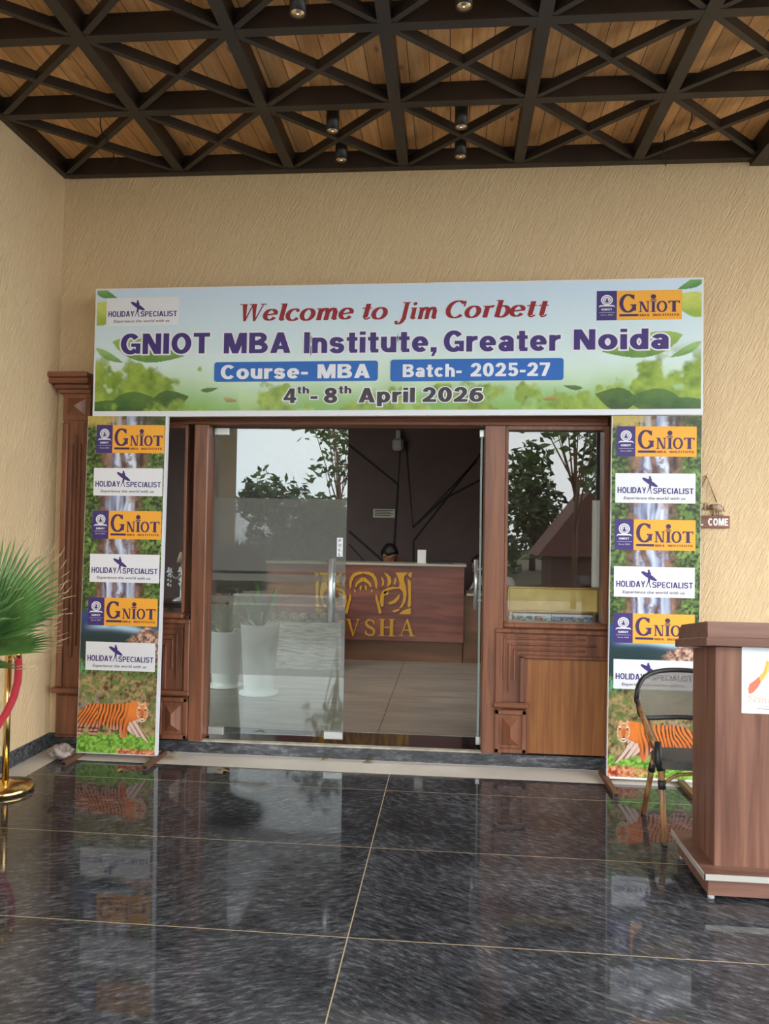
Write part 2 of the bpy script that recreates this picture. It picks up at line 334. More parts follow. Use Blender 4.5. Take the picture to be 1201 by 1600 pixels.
# ------------------------------------------------------------------ mesh builder
class MB:
    def __init__(s):
        s.v = []; s.f = []; s.m = []; s.sm = []

    def add(s, vs, fs, mi=0, smooth=False):
        b = len(s.v); s.v += [tuple(map(float, q)) for q in vs]
        for f in fs:
            s.f.append(tuple(b + i for i in f)); s.m.append(mi); s.sm.append(smooth)
        return s

    def box(s, x0, x1, y0, y1, z0, z1, mi=0, bev=0.0):
        if bev <= 0:
            vs = [(x, y, z) for z in (z0, z1) for y in (y0, y1) for x in (x0, x1)]
            return s.add(vs, [(0, 2, 3, 1), (4, 5, 7, 6), (0, 1, 5, 4), (2, 6, 7, 3), (0, 4, 6, 2), (1, 3, 7, 5)], mi)
        b = min(bev, (x1 - x0) * .49, (y1 - y0) * .49, (z1 - z0) * .49)
        vs = []; X = (x0, x1); Y = (y0, y1); Z = (z0, z1); idx = {}
        for i in (0, 1):
            for j in (0, 1):
                for k in (0, 1):
                    sx, sy, sz = (1 if i == 0 else -1), (1 if j == 0 else -1), (1 if k == 0 else -1)
                    for a, d in enumerate(((0, sy * b, sz * b), (sx * b, 0, sz * b), (sx * b, sy * b, 0))):
                        idx[i, j, k, a] = len(vs); vs.append((X[i] + d[0], Y[j] + d[1], Z[k] + d[2]))
        F = []
        for i in (0, 1):
            F.append([idx[i, 0, 0, 0], idx[i, 1, 0, 0], idx[i, 1, 1, 0], idx[i, 0, 1, 0]][::(-1 if i == 0 else 1)])
            F.append([idx[0, i, 0, 1], idx[0, i, 1, 1], idx[1, i, 1, 1], idx[1, i, 0, 1]][::(-1 if i == 0 else 1)])
            F.append([idx[0, 0, i, 2], idx[1, 0, i, 2], idx[1, 1, i, 2], idx[0, 1, i, 2]][::(-1 if i == 0 else 1)])
        for i in (0, 1):
            for j in (0, 1):
                F.append([idx[i, j, 0, 0], idx[i, j, 1, 0], idx[i, j, 1, 1], idx[i, j, 0, 1]])
                F.append([idx[i, 0, j, 0], idx[i, 1, j, 0], idx[i, 1, j, 2], idx[i, 0, j, 2]])
                F.append([idx[0, i, j, 1], idx[1, i, j, 1], idx[1, i, j, 2], idx[0, i, j, 2]])
                for k in (0, 1):
                    F.append([idx[i, j, k, 0], idx[i, j, k, 1], idx[i, j, k, 2]])
        return s.add(vs, F, mi)

    def prism(s, poly, a, b, axis='y', mi=0):            # poly in the two other axes
        n = len(poly)
        def P(p, t):
            return {'y': (p[0], t, p[1]), 'x': (t, p[0], p[1]), 'z': (p[0], p[1], t)}[axis]
        vs = [P(p, a) for p in poly] + [P(p, b) for p in poly]
        return s.add(vs, [tuple(range(n))[::-1], tuple(range(n, 2 * n))] + [(i, (i + 1) % n, n + (i + 1) % n, n + i) for i in range(n)], mi)

    def flat(s, poly, y, mi=0):
        return s.add([(p[0], y, p[1]) for p in poly], [tuple(range(len(poly)))], mi)

    def tube(s, pts, rad, seg=10, mi=0, cap=True, up=None):
        pts = [Vector(p) for p in pts]; n = len(pts)
        if not isinstance(rad, (list, tuple)): rad = [rad] * n
        ring = []; ref = None; vs = []
        for i in range(n):
            t = (pts[min(i + 1, n - 1)] - pts[max(i - 1, 0)])
            t = t.normalized() if t.length > 1e-9 else Vector((0, 0, 1))
            if ref is None:
                ref = Vector((0, 0, 1)) if abs(t.z) < .9 else Vector((1, 0, 0))
            ref = (ref - t * ref.dot(t)).normalized(); bi = t.cross(ref)
            for k in range(seg):
                a = 2 * PI * k / seg; vs.append(pts[i] + (ref * math.cos(a) + bi * math.sin(a)) * rad[i])
        F = [(i * seg + k, i * seg + (k + 1) % seg, (i + 1) * seg + (k + 1) % seg, (i + 1) * seg + k) for i in range(n - 1) for k in range(seg)]
        if cap: F += [tuple(range(seg))[::-1], tuple(range((n - 1) * seg, n * seg))]
        return s.add(vs, F, mi, True)

    def lathe(s, prof, c, seg=24, mi=0):                 # prof [(r,z)], around z through c
        vs = []
        for r, z in prof:
            for k in range(seg):
                a = 2 * PI * k / seg; vs.append((c[0] + r * math.cos(a), c[1] + r * math.sin(a), c[2] + z))
        n = len(prof)
        F = [(i * seg + k, i * seg + (k + 1) % seg, (i + 1) * seg + (k + 1) % seg, (i + 1) * seg + k) for i in range(n - 1) for k in range(seg)]
        F += [tuple(range(seg))[::-1], tuple(range((n - 1) * seg, n * seg))]
        return s.add(vs, F, mi, True)

    def ell(s, c, r, seg=16, rings=10, mi=0, rot=None):
        vs = []
        for i in range(rings + 1):
            th = PI * i / rings
            for k in range(seg):
                a = 2 * PI * k / seg
                p = Vector((r[0] * math.sin(th) * math.cos(a), r[1] * math.sin(th) * math.sin(a), r[2] * math.cos(th)))
                if rot: p = rot @ p
                vs.append(Vector(c) + p)
        F = [(i * seg + k, (i + 1) * seg + k, (i + 1) * seg + (k + 1) % seg, i * seg + (k + 1) % seg) for i in range(rings) for k in range(seg)]
        return s.add(vs, F, mi, True)

    def bar(s, p, q, wd, z0, z1, mi=0):                  # horizontal bar p->q (xy), width wd
        p = Vector(p); q = Vector(q); d = (q - p).normalized(); nn = Vector((-d.y, d.x)) * wd / 2
        return s.prism([tuple(p + nn), tuple(p - nn), tuple(q - nn), tuple(q + nn)], z0, z1, 'z', mi)

    def map(s, fn):
        s.v = [tuple(fn(*q)) for q in s.v]; return s

    def merge(s, o, mi=None, fn=None):
        b = len(s.v); s.v += [tuple(fn(*q)) if fn else q for q in o.v]
        s.f += [tuple(b + i for i in f) for f in o.f]; s.m += [mi if mi is not None else k for k in o.m]; s.sm += o.sm
        return s

    def build(s, name, mats, parent=None, mods=None):
        me = bpy.data.meshes.new(name)
        if not isinstance(mats, (list, tuple)): mats = [mats]
        if parent is not None:
            ox = wloc(parent)
        else:
            v = np.array(s.v); lo, hi = v.min(0), v.max(0); ox = Vector(((lo[0] + hi[0]) / 2, (lo[1] + hi[1]) / 2, lo[2]))
        me.from_pydata([(a - ox[0], b - ox[1], c - ox[2]) for a, b, c in s.v], [], s.f)
        for k in mats: me.materials.append(M[k] if isinstance(k, str) else k)
        me.polygons.foreach_set('material_index', s.m); me.polygons.foreach_set('use_smooth', s.sm)
        me.update()
        import bmesh
        bm = bmesh.new(); bm.from_mesh(me); bmesh.ops.recalc_face_normals(bm, faces=bm.faces); bm.to_mesh(me); bm.free()
        o = bpy.data.objects.new(name, me); COL.objects.link(o)
        if parent is not None: o.parent = parent
        else: o.location = ox
        return o


def wloc(o):
    p = Vector(o.location)
    while o.parent is not None:
        o = o.parent; p += Vector(o.location)
    return p


def tag(o, label=None, cat=None, group=None, kind=None):
    if label: o['label'] = label
    if cat: o['category'] = cat
    if group: o['group'] = group
    if kind: o['kind'] = kind
    return o


def thing(name, label, cat, loc, group=None, kind=None):
    o = bpy.data.objects.new(name, None); COL.objects.link(o); o.location = loc; o.empty_display_size = .1
    return tag(o, label, cat, group, kind)


def copy_thing(o, loc, label):
    c = o.copy(); COL.objects.link(c); c.location = loc; c['label'] = label
    for ch in list(o.children):
        d = ch.copy(); COL.objects.link(d); d.parent = c
        for g in list(ch.children):
            e = g.copy(); COL.objects.link(e); e.parent = d
    return c


# ------------------------------------------------------------------ lettering
def text_mb(s, off=0.0, res=3):
    cu = bpy.data.curves.new('lettering', 'FONT'); cu.body = s; cu.size = 1.0; cu.offset = off; cu.resolution_u = res
    o = bpy.data.objects.new('lettering', cu)
    COL.objects.link(o)
    dg = bpy.context.evaluated_depsgraph_get(); dg.update()
    me = bpy.data.meshes.new_from_object(o.evaluated_get(dg))
    m = MB(); m.add([(v.co.x, 0, v.co.y) for v in me.vertices], [tuple(p.vertices) for p in me.polygons])
    bpy.data.objects.remove(o); bpy.data.curves.remove(cu); bpy.data.meshes.remove(me)
    return m


TXT = {}


def fit(src, x0, x1, z0, z1, y, shear=0.0, ref=None, grow=0.0):
    """scale a flat lettering mesh (x,z) so that its box (or ref box) fills x0..x1, z0..z1; grow widens all round"""
    v = np.array(src.v)
    if ref is None: lo, hi = v.min(0), v.max(0)
    else: lo, hi = ref
    sx = (x1 - x0) / (hi[0] - lo[0]); sz = (z1 - z0) / (hi[2] - lo[2])
    o = MB(); o.merge(src)
    return o.map(lambda a, b, c: (x0 + (a - lo[0]) * sx + ((c - lo[2]) * sz) * shear, y + b, z0 + (c - lo[2]) * sz))


def write(dst, s, x0, x1, z0, z1, y, mi, off=.02, shear=0.0, refs='H'):
    """word s with its left/right at x0/x1 and cap height z0..z1 (baseline z0)"""
    key = (s, off)
    if key not in TXT: TXT[key] = text_mb(s, off)
    k2 = ('H', 0.0)
    if k2 not in TXT: TXT[k2] = text_mb('H', 0.0)
    v = np.array(TXT[key].v); h = np.array(TXT[k2].v)
    lo = v.min(0).copy(); hi = v.max(0).copy(); lo[2] = h[:, 2].min(); hi[2] = h[:, 2].max()
    o = fit(TXT[key], x0, x1, z0, z1, y, shear, (lo, hi)); dst.merge(o, mi)


def stroke(pts, wf, closed=False):
    """ribbon along pts; wf(theta, u) -> width"""
    n = len(pts); m = MB(); vs = []
    for i, p in enumerate(pts):
        a = pts[(i - 1) % n] if closed else pts[max(i - 1, 0)]; b = pts[(i + 1) % n] if closed else pts[min(i + 1, n - 1)]
        dx, dy = b[0] - a[0], b[1] - a[1]; l = math.hypot(dx, dy) or 1; dx /= l; dy /= l
        h = wf(dx, dy, i / max(n - 1, 1)) / 2
        vs += [(p[0] - dy * h, -6e-6 * i, p[1] + dx * h), (p[0] + dy * h, -6e-6 * i, p[1] - dx * h)]
    r = n if closed else n - 1
    m.add(vs, [(2 * i, 2 * i + 1, 2 * ((i + 1) % n) + 1, 2 * ((i + 1) % n)) for i in range(r)])
    return m


def arc(cx, cy, rx, ry, a0, a1, n=14):
    return [(cx + rx * math.cos(math.radians(a0 + (a1 - a0) * i / n)), cy + ry * math.sin(math.radians(a0 + (a1 - a0) * i / n))) for i in range(n + 1)]


def nib(T, t):
    return lambda dx, dy, u: t + (T - t) * abs(dy) ** 1.3


def rect(x0, x1, z0, z1):
    m = MB(); m.add([(x0, 0, z0), (x1, 0, z0), (x1, 0, z1), (x0, 0, z1)], [(0, 1, 2, 3)]); return m


def quad(*p):
    m = MB(); m.add([(a, 0, b) for a, b in p], [tuple(range(len(p)))]); return m


def bez(p0, p1, p2, p3, n=10):
    r = []
    for i in range(n + 1):
        t = i / n; a = (1 - t) ** 3; b = 3 * t * (1 - t) ** 2; c = 3 * t * t * (1 - t); d = t ** 3
        r.append((a * p0[0] + b * p1[0] + c * p2[0] + d * p3[0], a * p0[1] + b * p1[1] + c * p2[1] + d * p3[1]))
    return r


def serif_glyphs(T=.17, t=.06, sh=.05):
    G = {}
    def mk(*parts):
        m = MB()
        for k, p in enumerate(parts): m.merge(p, fn=lambda a, b, c, k=k: (a, b - k * 9e-5, c))
        return m
    def ser(x, z, w=.3):
        return rect(x - w / 2, x + w / 2, z, z + sh)
    nb = nib(T, t)
    G['I'] = (mk(rect(.12, .12 + T, 0, 1), ser(.12 + T / 2, 0, T + .2), ser(.12 + T / 2, 1 - sh, T + .2)), .24 + T)
    G['N'] = (mk(rect(.12, .12 + t, 0, 1), rect(.74, .74 + t, 0, 1), quad((.08, 1), (.08 + T, 1), (.80, 0), (.80 - T * .9, 0)), ser(.15, 0, .28), ser(.77, 1 - sh, .28), ser(.10, 1 - sh, .2)), .92)
    G['H'] = (mk(rect(.12, .12 + T, 0, 1), rect(.62, .62 + T, 0, 1), rect(.2, .7, .48, .48 + t), ser(.12 + T / 2, 0, .33), ser(.12 + T / 2, 1 - sh, .33), ser(.62 + T / 2, 0, .33), ser(.62 + T / 2, 1 - sh, .33)), .92)
    G['O'] = (mk(stroke(arc(.5, .5, .40, .49, 0, 360 - 12, 29), nb, True)), 1.0)
    G['T'] = (mk(rect(.42 - T / 2, .42 + T / 2, 0, 1), rect(.04, .80, 1 - t, 1), rect(.04, .04 + t, .78, 1), rect(.80 - t, .80, .78, 1), ser(.42, 0, .34)), .84)
    G['G'] = (mk(stroke(arc(.50, .5, .40, .48, 42, 322, 30), nb), rect(.74, .74 + T, .08, .44), ser(.74 + T / 2 - .03, .44 - sh, .36), rect(.78, .78 + t, .72, .98)), 1.0)
    G['V'] = (mk(quad((.06, 1), (.06 + T * 1.1, 1), (.52, .06), (.46, 0), (.42, 0)), quad((.76, 1), (.76 + t * 1.2, 1), (.49, 0), (.44, 0)), ser(.14, 1 - sh, .32), ser(.79, 1 - sh, .26)), .9)
    G['A'] = (mk(quad((.46, 1), (.52, 1), (.86, 0), (.86 - T * 1.1, 0), (.44, .94)), quad((.44, .96), (.49, .9), (.16, 0), (.16 - t * 1.2, 0)), rect(.24, .66, .32, .32 + t), ser(.12, 0, .26), ser(.78, 0, .32)), .94)
    G['S'] = (mk(stroke(bez((.62, .80), (.55, 1.02), (.10, 1.02), (.12, .74), 12) + bez((.12, .74), (.14, .50), (.66, .52), (.66, .25), 12)[1:] + bez((.66, .25), (.66, -.06), (.14, -.04), (.08, .24), 12)[1:], lambda dx, dy, u: t + (T - t) * (1 - abs(2 * u - 1)) ** .8), rect(.60, .60 + t, .70, .96), rect(.07, .07 + t, .05, .3)), .76)
    return G


SG = serif_glyphs(); SGB = serif_glyphs(.23, .09, .07)


def set_serif(s, G=SG, gap=.06):
    m = MB(); x = 0
    for ch in s:
        g, wd = G[ch]; m.merge(g, fn=lambda a, b, c, x=x: (a + x, b, c)); x += wd + gap
    return m


def italic_word(s):
    """bold serif italic, cap height 1, x-height .68"""
    T, t = .215, .075; nb = nib(T, t); X = .68
    def mk(*p):
        m = MB()
        for k, q in enumerate(p): m.merge(q, fn=lambda a, b, c, k=k: (a, b - k * 9e-5, c))
        return m
    def sr(x, z, w=.26): return rect(x - w / 2, x + w / 2, z, z + .05)
    G = {
        'W': (mk(quad((.06, 1), (.06 + T, 1), (.40, 0), (.30, 0)), quad((.52, 1), (.58, 1), (.40, 0), (.33, 0)), quad((.50, 1), (.50 + T, 1), (.84, 0), (.74, 0)), quad((1.0, 1), (1.06, 1), (.84, 0), (.77, 0)), sr(.12, .95, .34), sr(.56, .95, .34), sr(1.03, .95, .28)), 1.12),
        'e': (mk(stroke([(.10, .34), (.46, .40)] + arc(.30, .36, .24, .30, 10, 330, 22), nb)), .60),
        'l': (mk(rect(.08, .08 + T, .06, 1), quad((.0, 1), (.1, 1), (.1, .93), (.0, .95)), stroke(bez((.16, .12), (.16, .0), (.24, 0), (.34, .1), 6), lambda *a: .07)), .34),
        'c': (mk(stroke(arc(.32, .34, .26, .32, 50, 325, 20), nb), stroke(arc(.47, .56, .045, .045, 0, 330, 9), lambda *a: .07, True)), .58),
        'o': (mk(stroke(arc(.32, .34, .25, .32, 0, 345, 22), nb, True)), .66),
        'm': (mk(rect(.06, .06 + T, 0, X), stroke(bez((.16, .42), (.24, .66), (.44, .78), (.47, .5), 8), nb), rect(.39, .39 + T, 0, .52), stroke(bez((.50, .42), (.58, .66), (.78, .78), (.81, .5), 8), nb), rect(.73, .73 + T, .06, .52), quad((-.02, X), (.1, X), (.1, X - .06), (-.02, X - .05)), stroke(bez((.82, .12), (.82, 0), (.88, 0), (.98, .1), 6), lambda *a: .07)), 1.0),
        't': (mk(rect(.12, .12 + T, .10, .90), rect(.0, .42, X - .06, X), stroke(bez((.2, .14), (.2, -.03), (.34, -.02), (.44, .12), 7), lambda *a: .08)), .44),
        'J': (mk(rect(.22, .22 + T, -.02, 1), sr(.30, .95, .40), stroke(bez((.305, .05), (.30, -.22), (.08, -.3), (-.04, -.2), 8), nb), stroke(arc(-.02, -.15, .05, .05, 0, 330, 9), lambda *a: .08, True)), .52),
        'i': (mk(rect(.08, .08 + T, .06, X), quad((.0, X), (.1, X), (.1, X - .06), (.0, X - .05)), stroke(arc(.17, .90, .05, .05, 0, 330, 9), lambda *a: .1, True), stroke(bez((.16, .12), (.16, .0), (.24, 0), (.34, .1), 6), lambda *a: .07)), .36),
        'C': (mk(stroke(arc(.44, .5, .36, .48, 45, 318, 26), nb), rect(.70, .70 + t, .66, .98)), .80),
        'r': (mk(rect(.08, .08 + T, 0, X), quad((.0, X), (.1, X), (.1, X - .06), (.0, X - .05)), stroke(bez((.2, .44), (.26, .62), (.36, .68), (.46, .62), 7), lambda dx, dy, u: .06 + .1 * u)), .48),
        'b': (mk(rect(.06, .06 + T, .02, 1), quad((-.02, 1), (.1, 1), (.1, .93), (-.02, .95)), stroke(arc(.33, .34, .25, .32, -150, 150, 22), nb)), .64),
        ' ': (MB(), .32),
    }
    m = MB(); x = 0
    for ch in s:
        g, wd = G[ch]; m.merge(g, fn=lambda a, b, c, x=x: (a + x, b, c)); x += wd + .05
    return m.map(lambda a, b, c: (a + c * .2, b, c))


def sans_word(s, T=.25, t=.19, e=0.0, gap=.10):
    """heavy grotesque capitals/lower case, cap height 1; e grows every stroke all round"""
    X = .74
    W = lambda dx, dy, u: (t + (T - t) * abs(dy)) + 2 * e
    def R(x0, x1, z0, z1): return rect(x0 - e, x1 + e, z0 - e, z1 + e)
    def S(p, closed=False):
        p = list(p)
        if e and not closed:
            for i, j in ((0, 1), (-1, -2)):
                dx, dz = p[i][0] - p[j][0], p[i][1] - p[j][1]; l = math.hypot(dx, dz) or 1
                p[i] = (p[i][0] + dx / l * e, p[i][1] + dz / l * e)
        return stroke(p, W, closed)
    def Q(a, b, c, d):                       # slanted bar: top left, top right, bottom right, bottom left
        k = math.hypot(a[0] - d[0], a[1] - d[1]) / max(abs(a[1] - d[1]), 1e-6) * e
        s = (a[0] - d[0]) / ((a[1] - d[1]) or 1) * e
        return quad((a[0] - k + s, a[1] + e), (b[0] + k + s, b[1] + e), (c[0] + k - s, c[1] - e), (d[0] - k - s, d[1] - e))
    def O(cx, cz, rx, rz): return S(arc(cx, cz, rx - T / 2, rz - t / 2, 0, 348, 29), True)
    def G_(ch):
        if ch == 'I' or ch == 'l': return [R(0, T, 0, 1)], T
        if ch == 'N': return [R(0, T * .95, 0, 1), R(.80 - T * .95, .80, 0, 1), Q((0, 1), (T * 1.15, 1), (.80, 0), (.80 - T * 1.15, 0))], .80
        if ch == 'M': return [R(0, T * .9, 0, 1), R(.98 - T * .9, .98, 0, 1), Q((0, 1), (T * 1.3, 1), (.49 + T * .5, 0), (.49 - T * .5, 0)), Q((.98 - T * 1.3, 1), (.98, 1), (.49 + T * .5, 0), (.49 - T * .5, 0))], .98
        if ch == 'G': return [S(arc(.43, .5, .43 - T / 2, .51 - t / 2, 38, 318, 26)), R(.46, .86, .36, .36 + t * .85), R(.86 - T * .8, .86, .02, .36 + t * .8)], .86
        if ch == 'C': return [S(arc(.43, .5, .43 - T / 2, .51 - t / 2, 40, 320, 26))], .80
        if ch == 'O': return [O(.43, .5, .43, .51)], .86
        if ch == 'T': return [R(.35 - T / 2, .35 + T / 2, 0, 1), R(0, .70, 1 - t, 1)], .70
        if ch == 'L': return [R(0, T, 0, 1), R(0, .60, 0, t)], .60
        if ch == 'E': return [R(0, T, 0, 1), R(0, .62, 0, t), R(0, .62, 1 - t, 1), R(0, .57, .5 - t / 2, .5 + t / 2)], .64
        if ch == 'H': return [R(0, T, 0, 1), R(.78 - T, .78, 0, 1), R(0, .78, .5 - t / 2, .5 + t / 2)], .78
        if ch == 'U': return [R(0, T, .4, 1), R(.78 - T, .78, .4, 1), S(arc(.39, .42, .39 - T / 2, .42 - t / 2, 180, 360, 14))], .78
        if ch == 'D': return [R(0, T, 0, 1), S([(T / 2, 1 - t / 2), (.36, 1 - t / 2)] + arc(.36, .5, .44 - T / 2, .5 - t / 2, 85, -85, 16) + [(.36, t / 2), (T / 2, t / 2)])], .80
        if ch == 'P': return [R(0, T, 0, 1), S([(T / 2, 1 - t / 2), (.42, 1 - t / 2)] + arc(.42, .68, .32 - T / 2, .32 - t / 2, 85, -85, 12) + [(.42, .36 + t / 2), (T / 2, .36 + t / 2)])], .74
        if ch == 'B': return [R(0, T, 0, 1), S([(T / 2, 1 - t / 2), (.44, 1 - t / 2)] + arc(.44, .745, .31 - T / 2, .255 - t / 2, 85, -85, 10) + [(.44, .53), (T / 2, .53)]), S([(T / 2, .49), (.46, .49)] + arc(.46, .28, .34 - T / 2, .28 - t / 2, 85, -85, 10) + [(.46, t / 2), (T / 2, t / 2)])], .80
        if ch == 'A': return [Q((.30, 1), (.56, 1), (T * 1.08, 0), (0, 0)), Q((.30, 1), (.56, 1), (.86, 0), (.86 - T * 1.08, 0)), R(.2, .66, .18, .18 + t * .9)], .86
        if ch == 'Y': return [R(.41 - T / 2, .41 + T / 2, 0, .45), Q((0, 1), (T * 1.1, 1), (.41 + T / 2, .4), (.41 - T / 2, .4)), Q((.82 - T * 1.1, 1), (.82, 1), (.41 + T / 2, .4), (.41 - T / 2, .4))], .82
        if ch == 'W': return [Q((0, 1), (T, 1), (.32 + T * .3, 0), (.32 - T * .5, 0)), Q((.5, 1), (.5 + T * .7, 1), (.32 + T * .4, 0), (.32 - T * .4, 0)), Q((.6 - T * .7, 1), (.6, 1), (.78 + T * .4, 0), (.78 - T * .4, 0)), Q((1.1 - T, 1), (1.1, 1), (.78 + T * .5, 0), (.78 - T * .3, 0))], 1.1
        if ch in 'Ss':
            k, w = (1, .78) if ch == 'S' else (X, .64)
            a, b = T / 2, w - T / 2; lo, hi = t / 2, k - t / 2
            return [S(bez((b, hi - .16 * k), (b - .05, hi + .05), (a, hi + .08), (a, hi - .20 * k), 10) + bez((a, hi - .20 * k), (a, k * .42), (b, k * .62), (b, lo + .20 * k), 10)[1:] + bez((b, lo + .20 * k), (b, lo - .08), (a + .05, lo - .06), (a - .02, lo + .15 * k), 10)[1:])], w
        if ch in 'nh': return [R(0, T, 0, X if ch == 'n' else 1), S(arc(.33, .42, .33 - T / 2, X - .42 - t / 2, 180, 0, 12)), R(.66 - T, .66, 0, .44)], .66
        if ch == 'u': return [R(0, T, .30, X), R(.66 - T, .66, 0, X), S(arc(.33, .32, .33 - T / 2, .32 - t / 2, 180, 360, 12))], .66
        if ch == 't': return [R(.10, .10 + T, .08, .95), R(0, .46, X - t * .9, X), R(.14, .46, 0, t * .9)], .46
        if ch == 'i': return [R(0, T, 0, X), R(0, T, .84, 1)], T
        if ch == 'e': return [S(arc(.35, X / 2, .35 - T / 2, X / 2 - t / 2, -4, 318, 24)), R(.12, .68, X / 2 - t * .42, X / 2 + t * .30)], .70
        if ch == 'c': return [S(arc(.35, X / 2, .35 - T / 2, X / 2 - t / 2, 42, 318, 22))], .66
        if ch == 'o': return [O(.36, X / 2, .36, X / 2 + .01)], .72
        if ch == 'a': return [R(.64 - T, .64, 0, .50), S(arc(.33, .48, .31 - T / 2, X - .48 - t / 2, 0, 165, 12)), O(.29, .225, .29, .235)], .66
        if ch == 'r': return [R(0, T, 0, X), S(arc(.44, .40, .44 - T / 2, X - .40 - t / 2, 180, 84, 9))], .46
        if ch == 'd': return [O(.34, X / 2, .34, X / 2 + .01), R(.68 - T, .68, 0, 1)], .68
        if ch == 'p': return [O(.34, X / 2, .34, X / 2 + .01), R(0, T, -.26, X)], .68
        if ch == ',': return [R(0, T, 0, .22), Q((T * .45, .02), (T, .02), (T * .55, -.20), (.02, -.20))], T
        if ch == '-': return [R(0, .38, .28, .28 + t)], .38
        if ch == '2': return [S(arc(.345, .68, .34 - T / 2, .33 - t / 2, 175, -25, 14) + [(.40, .36), (.13, .12)]), R(0, .70, 0, t)], .70
        if ch == '0': return [O(.36, .5, .36, .51)], .72
        if ch == '5': return [R(.08, .64, 1 - t, 1), R(.08, .08 + T * .8, .46, 1), S(arc(.34, .33, .36 - T / 2, .34 - t / 2, 140, -155, 18))], .70
        if ch == '7': return [R(0, .68, 1 - t, 1), Q((.68 - T * 1.1, 1 - t), (.68, 1 - t), (.14 + T, 0), (.12, 0))], .68
        if ch == '4': return [R(.40, .40 + T, 0, 1), R(0, .76, .19, .19 + t), Q((.36, 1), (.36 + T * .9, 1), (T * .8, .30), (0, .30))], .76
        if ch == '8': return [O(.36, .735, .32, .27), O(.36, .275, .36, .28)], .72
        if ch == '6': return [O(.36, .32, .36, .33), S(bez((T / 2, .33), (T / 2, .80), (.28, 1.0 - t / 2), (.64, .92 - t / 2), 12))], .72
        return [], .3
    m = MB(); x = 0
    for ch in s:
        parts, wd = G_(ch)
        for k, p in enumerate(parts): m.merge(p, fn=lambda a, b, c, x=x, k=k: (a + x, b - k * 9e-5, c))
        x += wd + gap
    m.width = x - gap
    return m


def sans(dst, s, x0, x1, z0, z1, y, mi, T=.25, t=.19, e=0.0, gap=.10):
    g = sans_word(s, T, t, e, gap); k = (x1 - x0) / g.width; h = z1 - z0
    dst.merge(g, mi, lambda a, b, c: (x0 + a * k, y + b, z0 + c * h))


# ------------------------------------------------------------------ painting helpers for the printed pictures
def vnoise(x, y, seed=0):
    xi = np.floor(x).astype(np.int64); yi = np.floor(y).astype(np.int64); fx = x - xi; fy = y - yi
    def h(a, b):
        n = (a * 374761393 + b * 668265263 + seed * 1274126177) & 0xFFFFFFFF
        n = ((n ^ (n >> 13)) * 1274126177) & 0xFFFFFFFF
        return ((n ^ (n >> 16)) & 0xFFFF) / 65535.0
    u = fx * fx * (3 - 2 * fx); v = fy * fy * (3 - 2 * fy)
    return (h(xi, yi) * (1 - u) + h(xi + 1, yi) * u) * (1 - v) + (h(xi, yi + 1) * (1 - u) + h(xi + 1, yi + 1) * u) * v


def fbm(x, y, seed=0, o=4):
    s = 0; a = .5
    for k in range(o):
        s = s + a * vnoise(x * 2 ** k, y * 2 ** k, seed + k * 17); a *= .5
    return s / (1 - .5 ** o)


def inpoly(X, Y, poly):
    r = np.zeros(X.shape, bool); n = len(poly)
    for i in range(n):
        x1, y1 = poly[i]; x2, y2 = poly[(i + 1) % n]
        if y1 == y2: continue
        c = ((y1 > Y) != (y2 > Y)) & (X < (x2 - x1) * (Y - y1) / (y2 - y1) + x1)
        r ^= c
    return r


def lin(c):
    c = np.asarray(c, float) / 255.0
    return np.where(c <= .04045, c / 12.92, ((c + .055) / 1.055) ** 2.4)


def put(img, mask, col, k=1.0):
    mk = (np.asarray(mask, float) * k)[..., None]
    img[:] = img * (1 - mk) + lin(col) * mk


def ramp(img, f, c0, c1, mask=None):
    f = np.clip(f, 0, 1)[..., None]; c = lin(c0) * (1 - f) + lin(c1) * f
    if mask is None: img[:] = c
    else:
        mk = np.asarray(mask, float)[..., None]; img[:] = img * (1 - mk) + c * mk


def sm(a, b, x):
    t = np.clip((x - a) / (b - a), 0, 1); return t * t * (3 - 2 * t)


def print_grid(name, parent, x0, x1, z0, z1, y, nx, nz, paint, fn=None):
    U, V = np.meshgrid(np.linspace(0, 1, nx), np.linspace(0, 1, nz))
    img = np.zeros((nz, nx, 3)); paint(img, U, V)
    vs = [(x0 + (x1 - x0) * u, y, z0 + (z1 - z0) * v) for u, v in zip(U.ravel(), V.ravel())]
    if fn: vs = [fn(*q) for q in vs]
    ox = wloc(parent)
    me = bpy.data.meshes.new(name)
    me.from_pydata([(a - ox[0], b - ox[1], c - ox[2]) for a, b, c in vs], [], [(j * nx + i, j * nx + i + 1, (j + 1) * nx + i + 1, (j + 1) * nx + i) for j in range(nz - 1) for i in range(nx - 1)])
    ca = me.color_attributes.new('print', 'FLOAT_COLOR', 'POINT')
    ca.data.foreach_set('color', np.concatenate([np.clip(img, 0, 1).reshape(-1, 3), np.ones((nx * nz, 1))], 1).astype(np.float32).ravel())
    me.materials.append(M['print']); o = bpy.data.objects.new(name, me); COL.objects.link(o); o.parent = parent
    return o


# ================================================================== THE SETTING
XL, XR = -2.70, 1.92           # left wall face, right edge beam of the lattice
ZB, ZP = 3.90, 4.01            # underside of lattice, underside of planks


def struct(mb, name, mats, label, cat, parent=None):
    o = mb.build(name, mats, parent)
    return tag(o, label, cat, None, 'structure') if parent is None else o


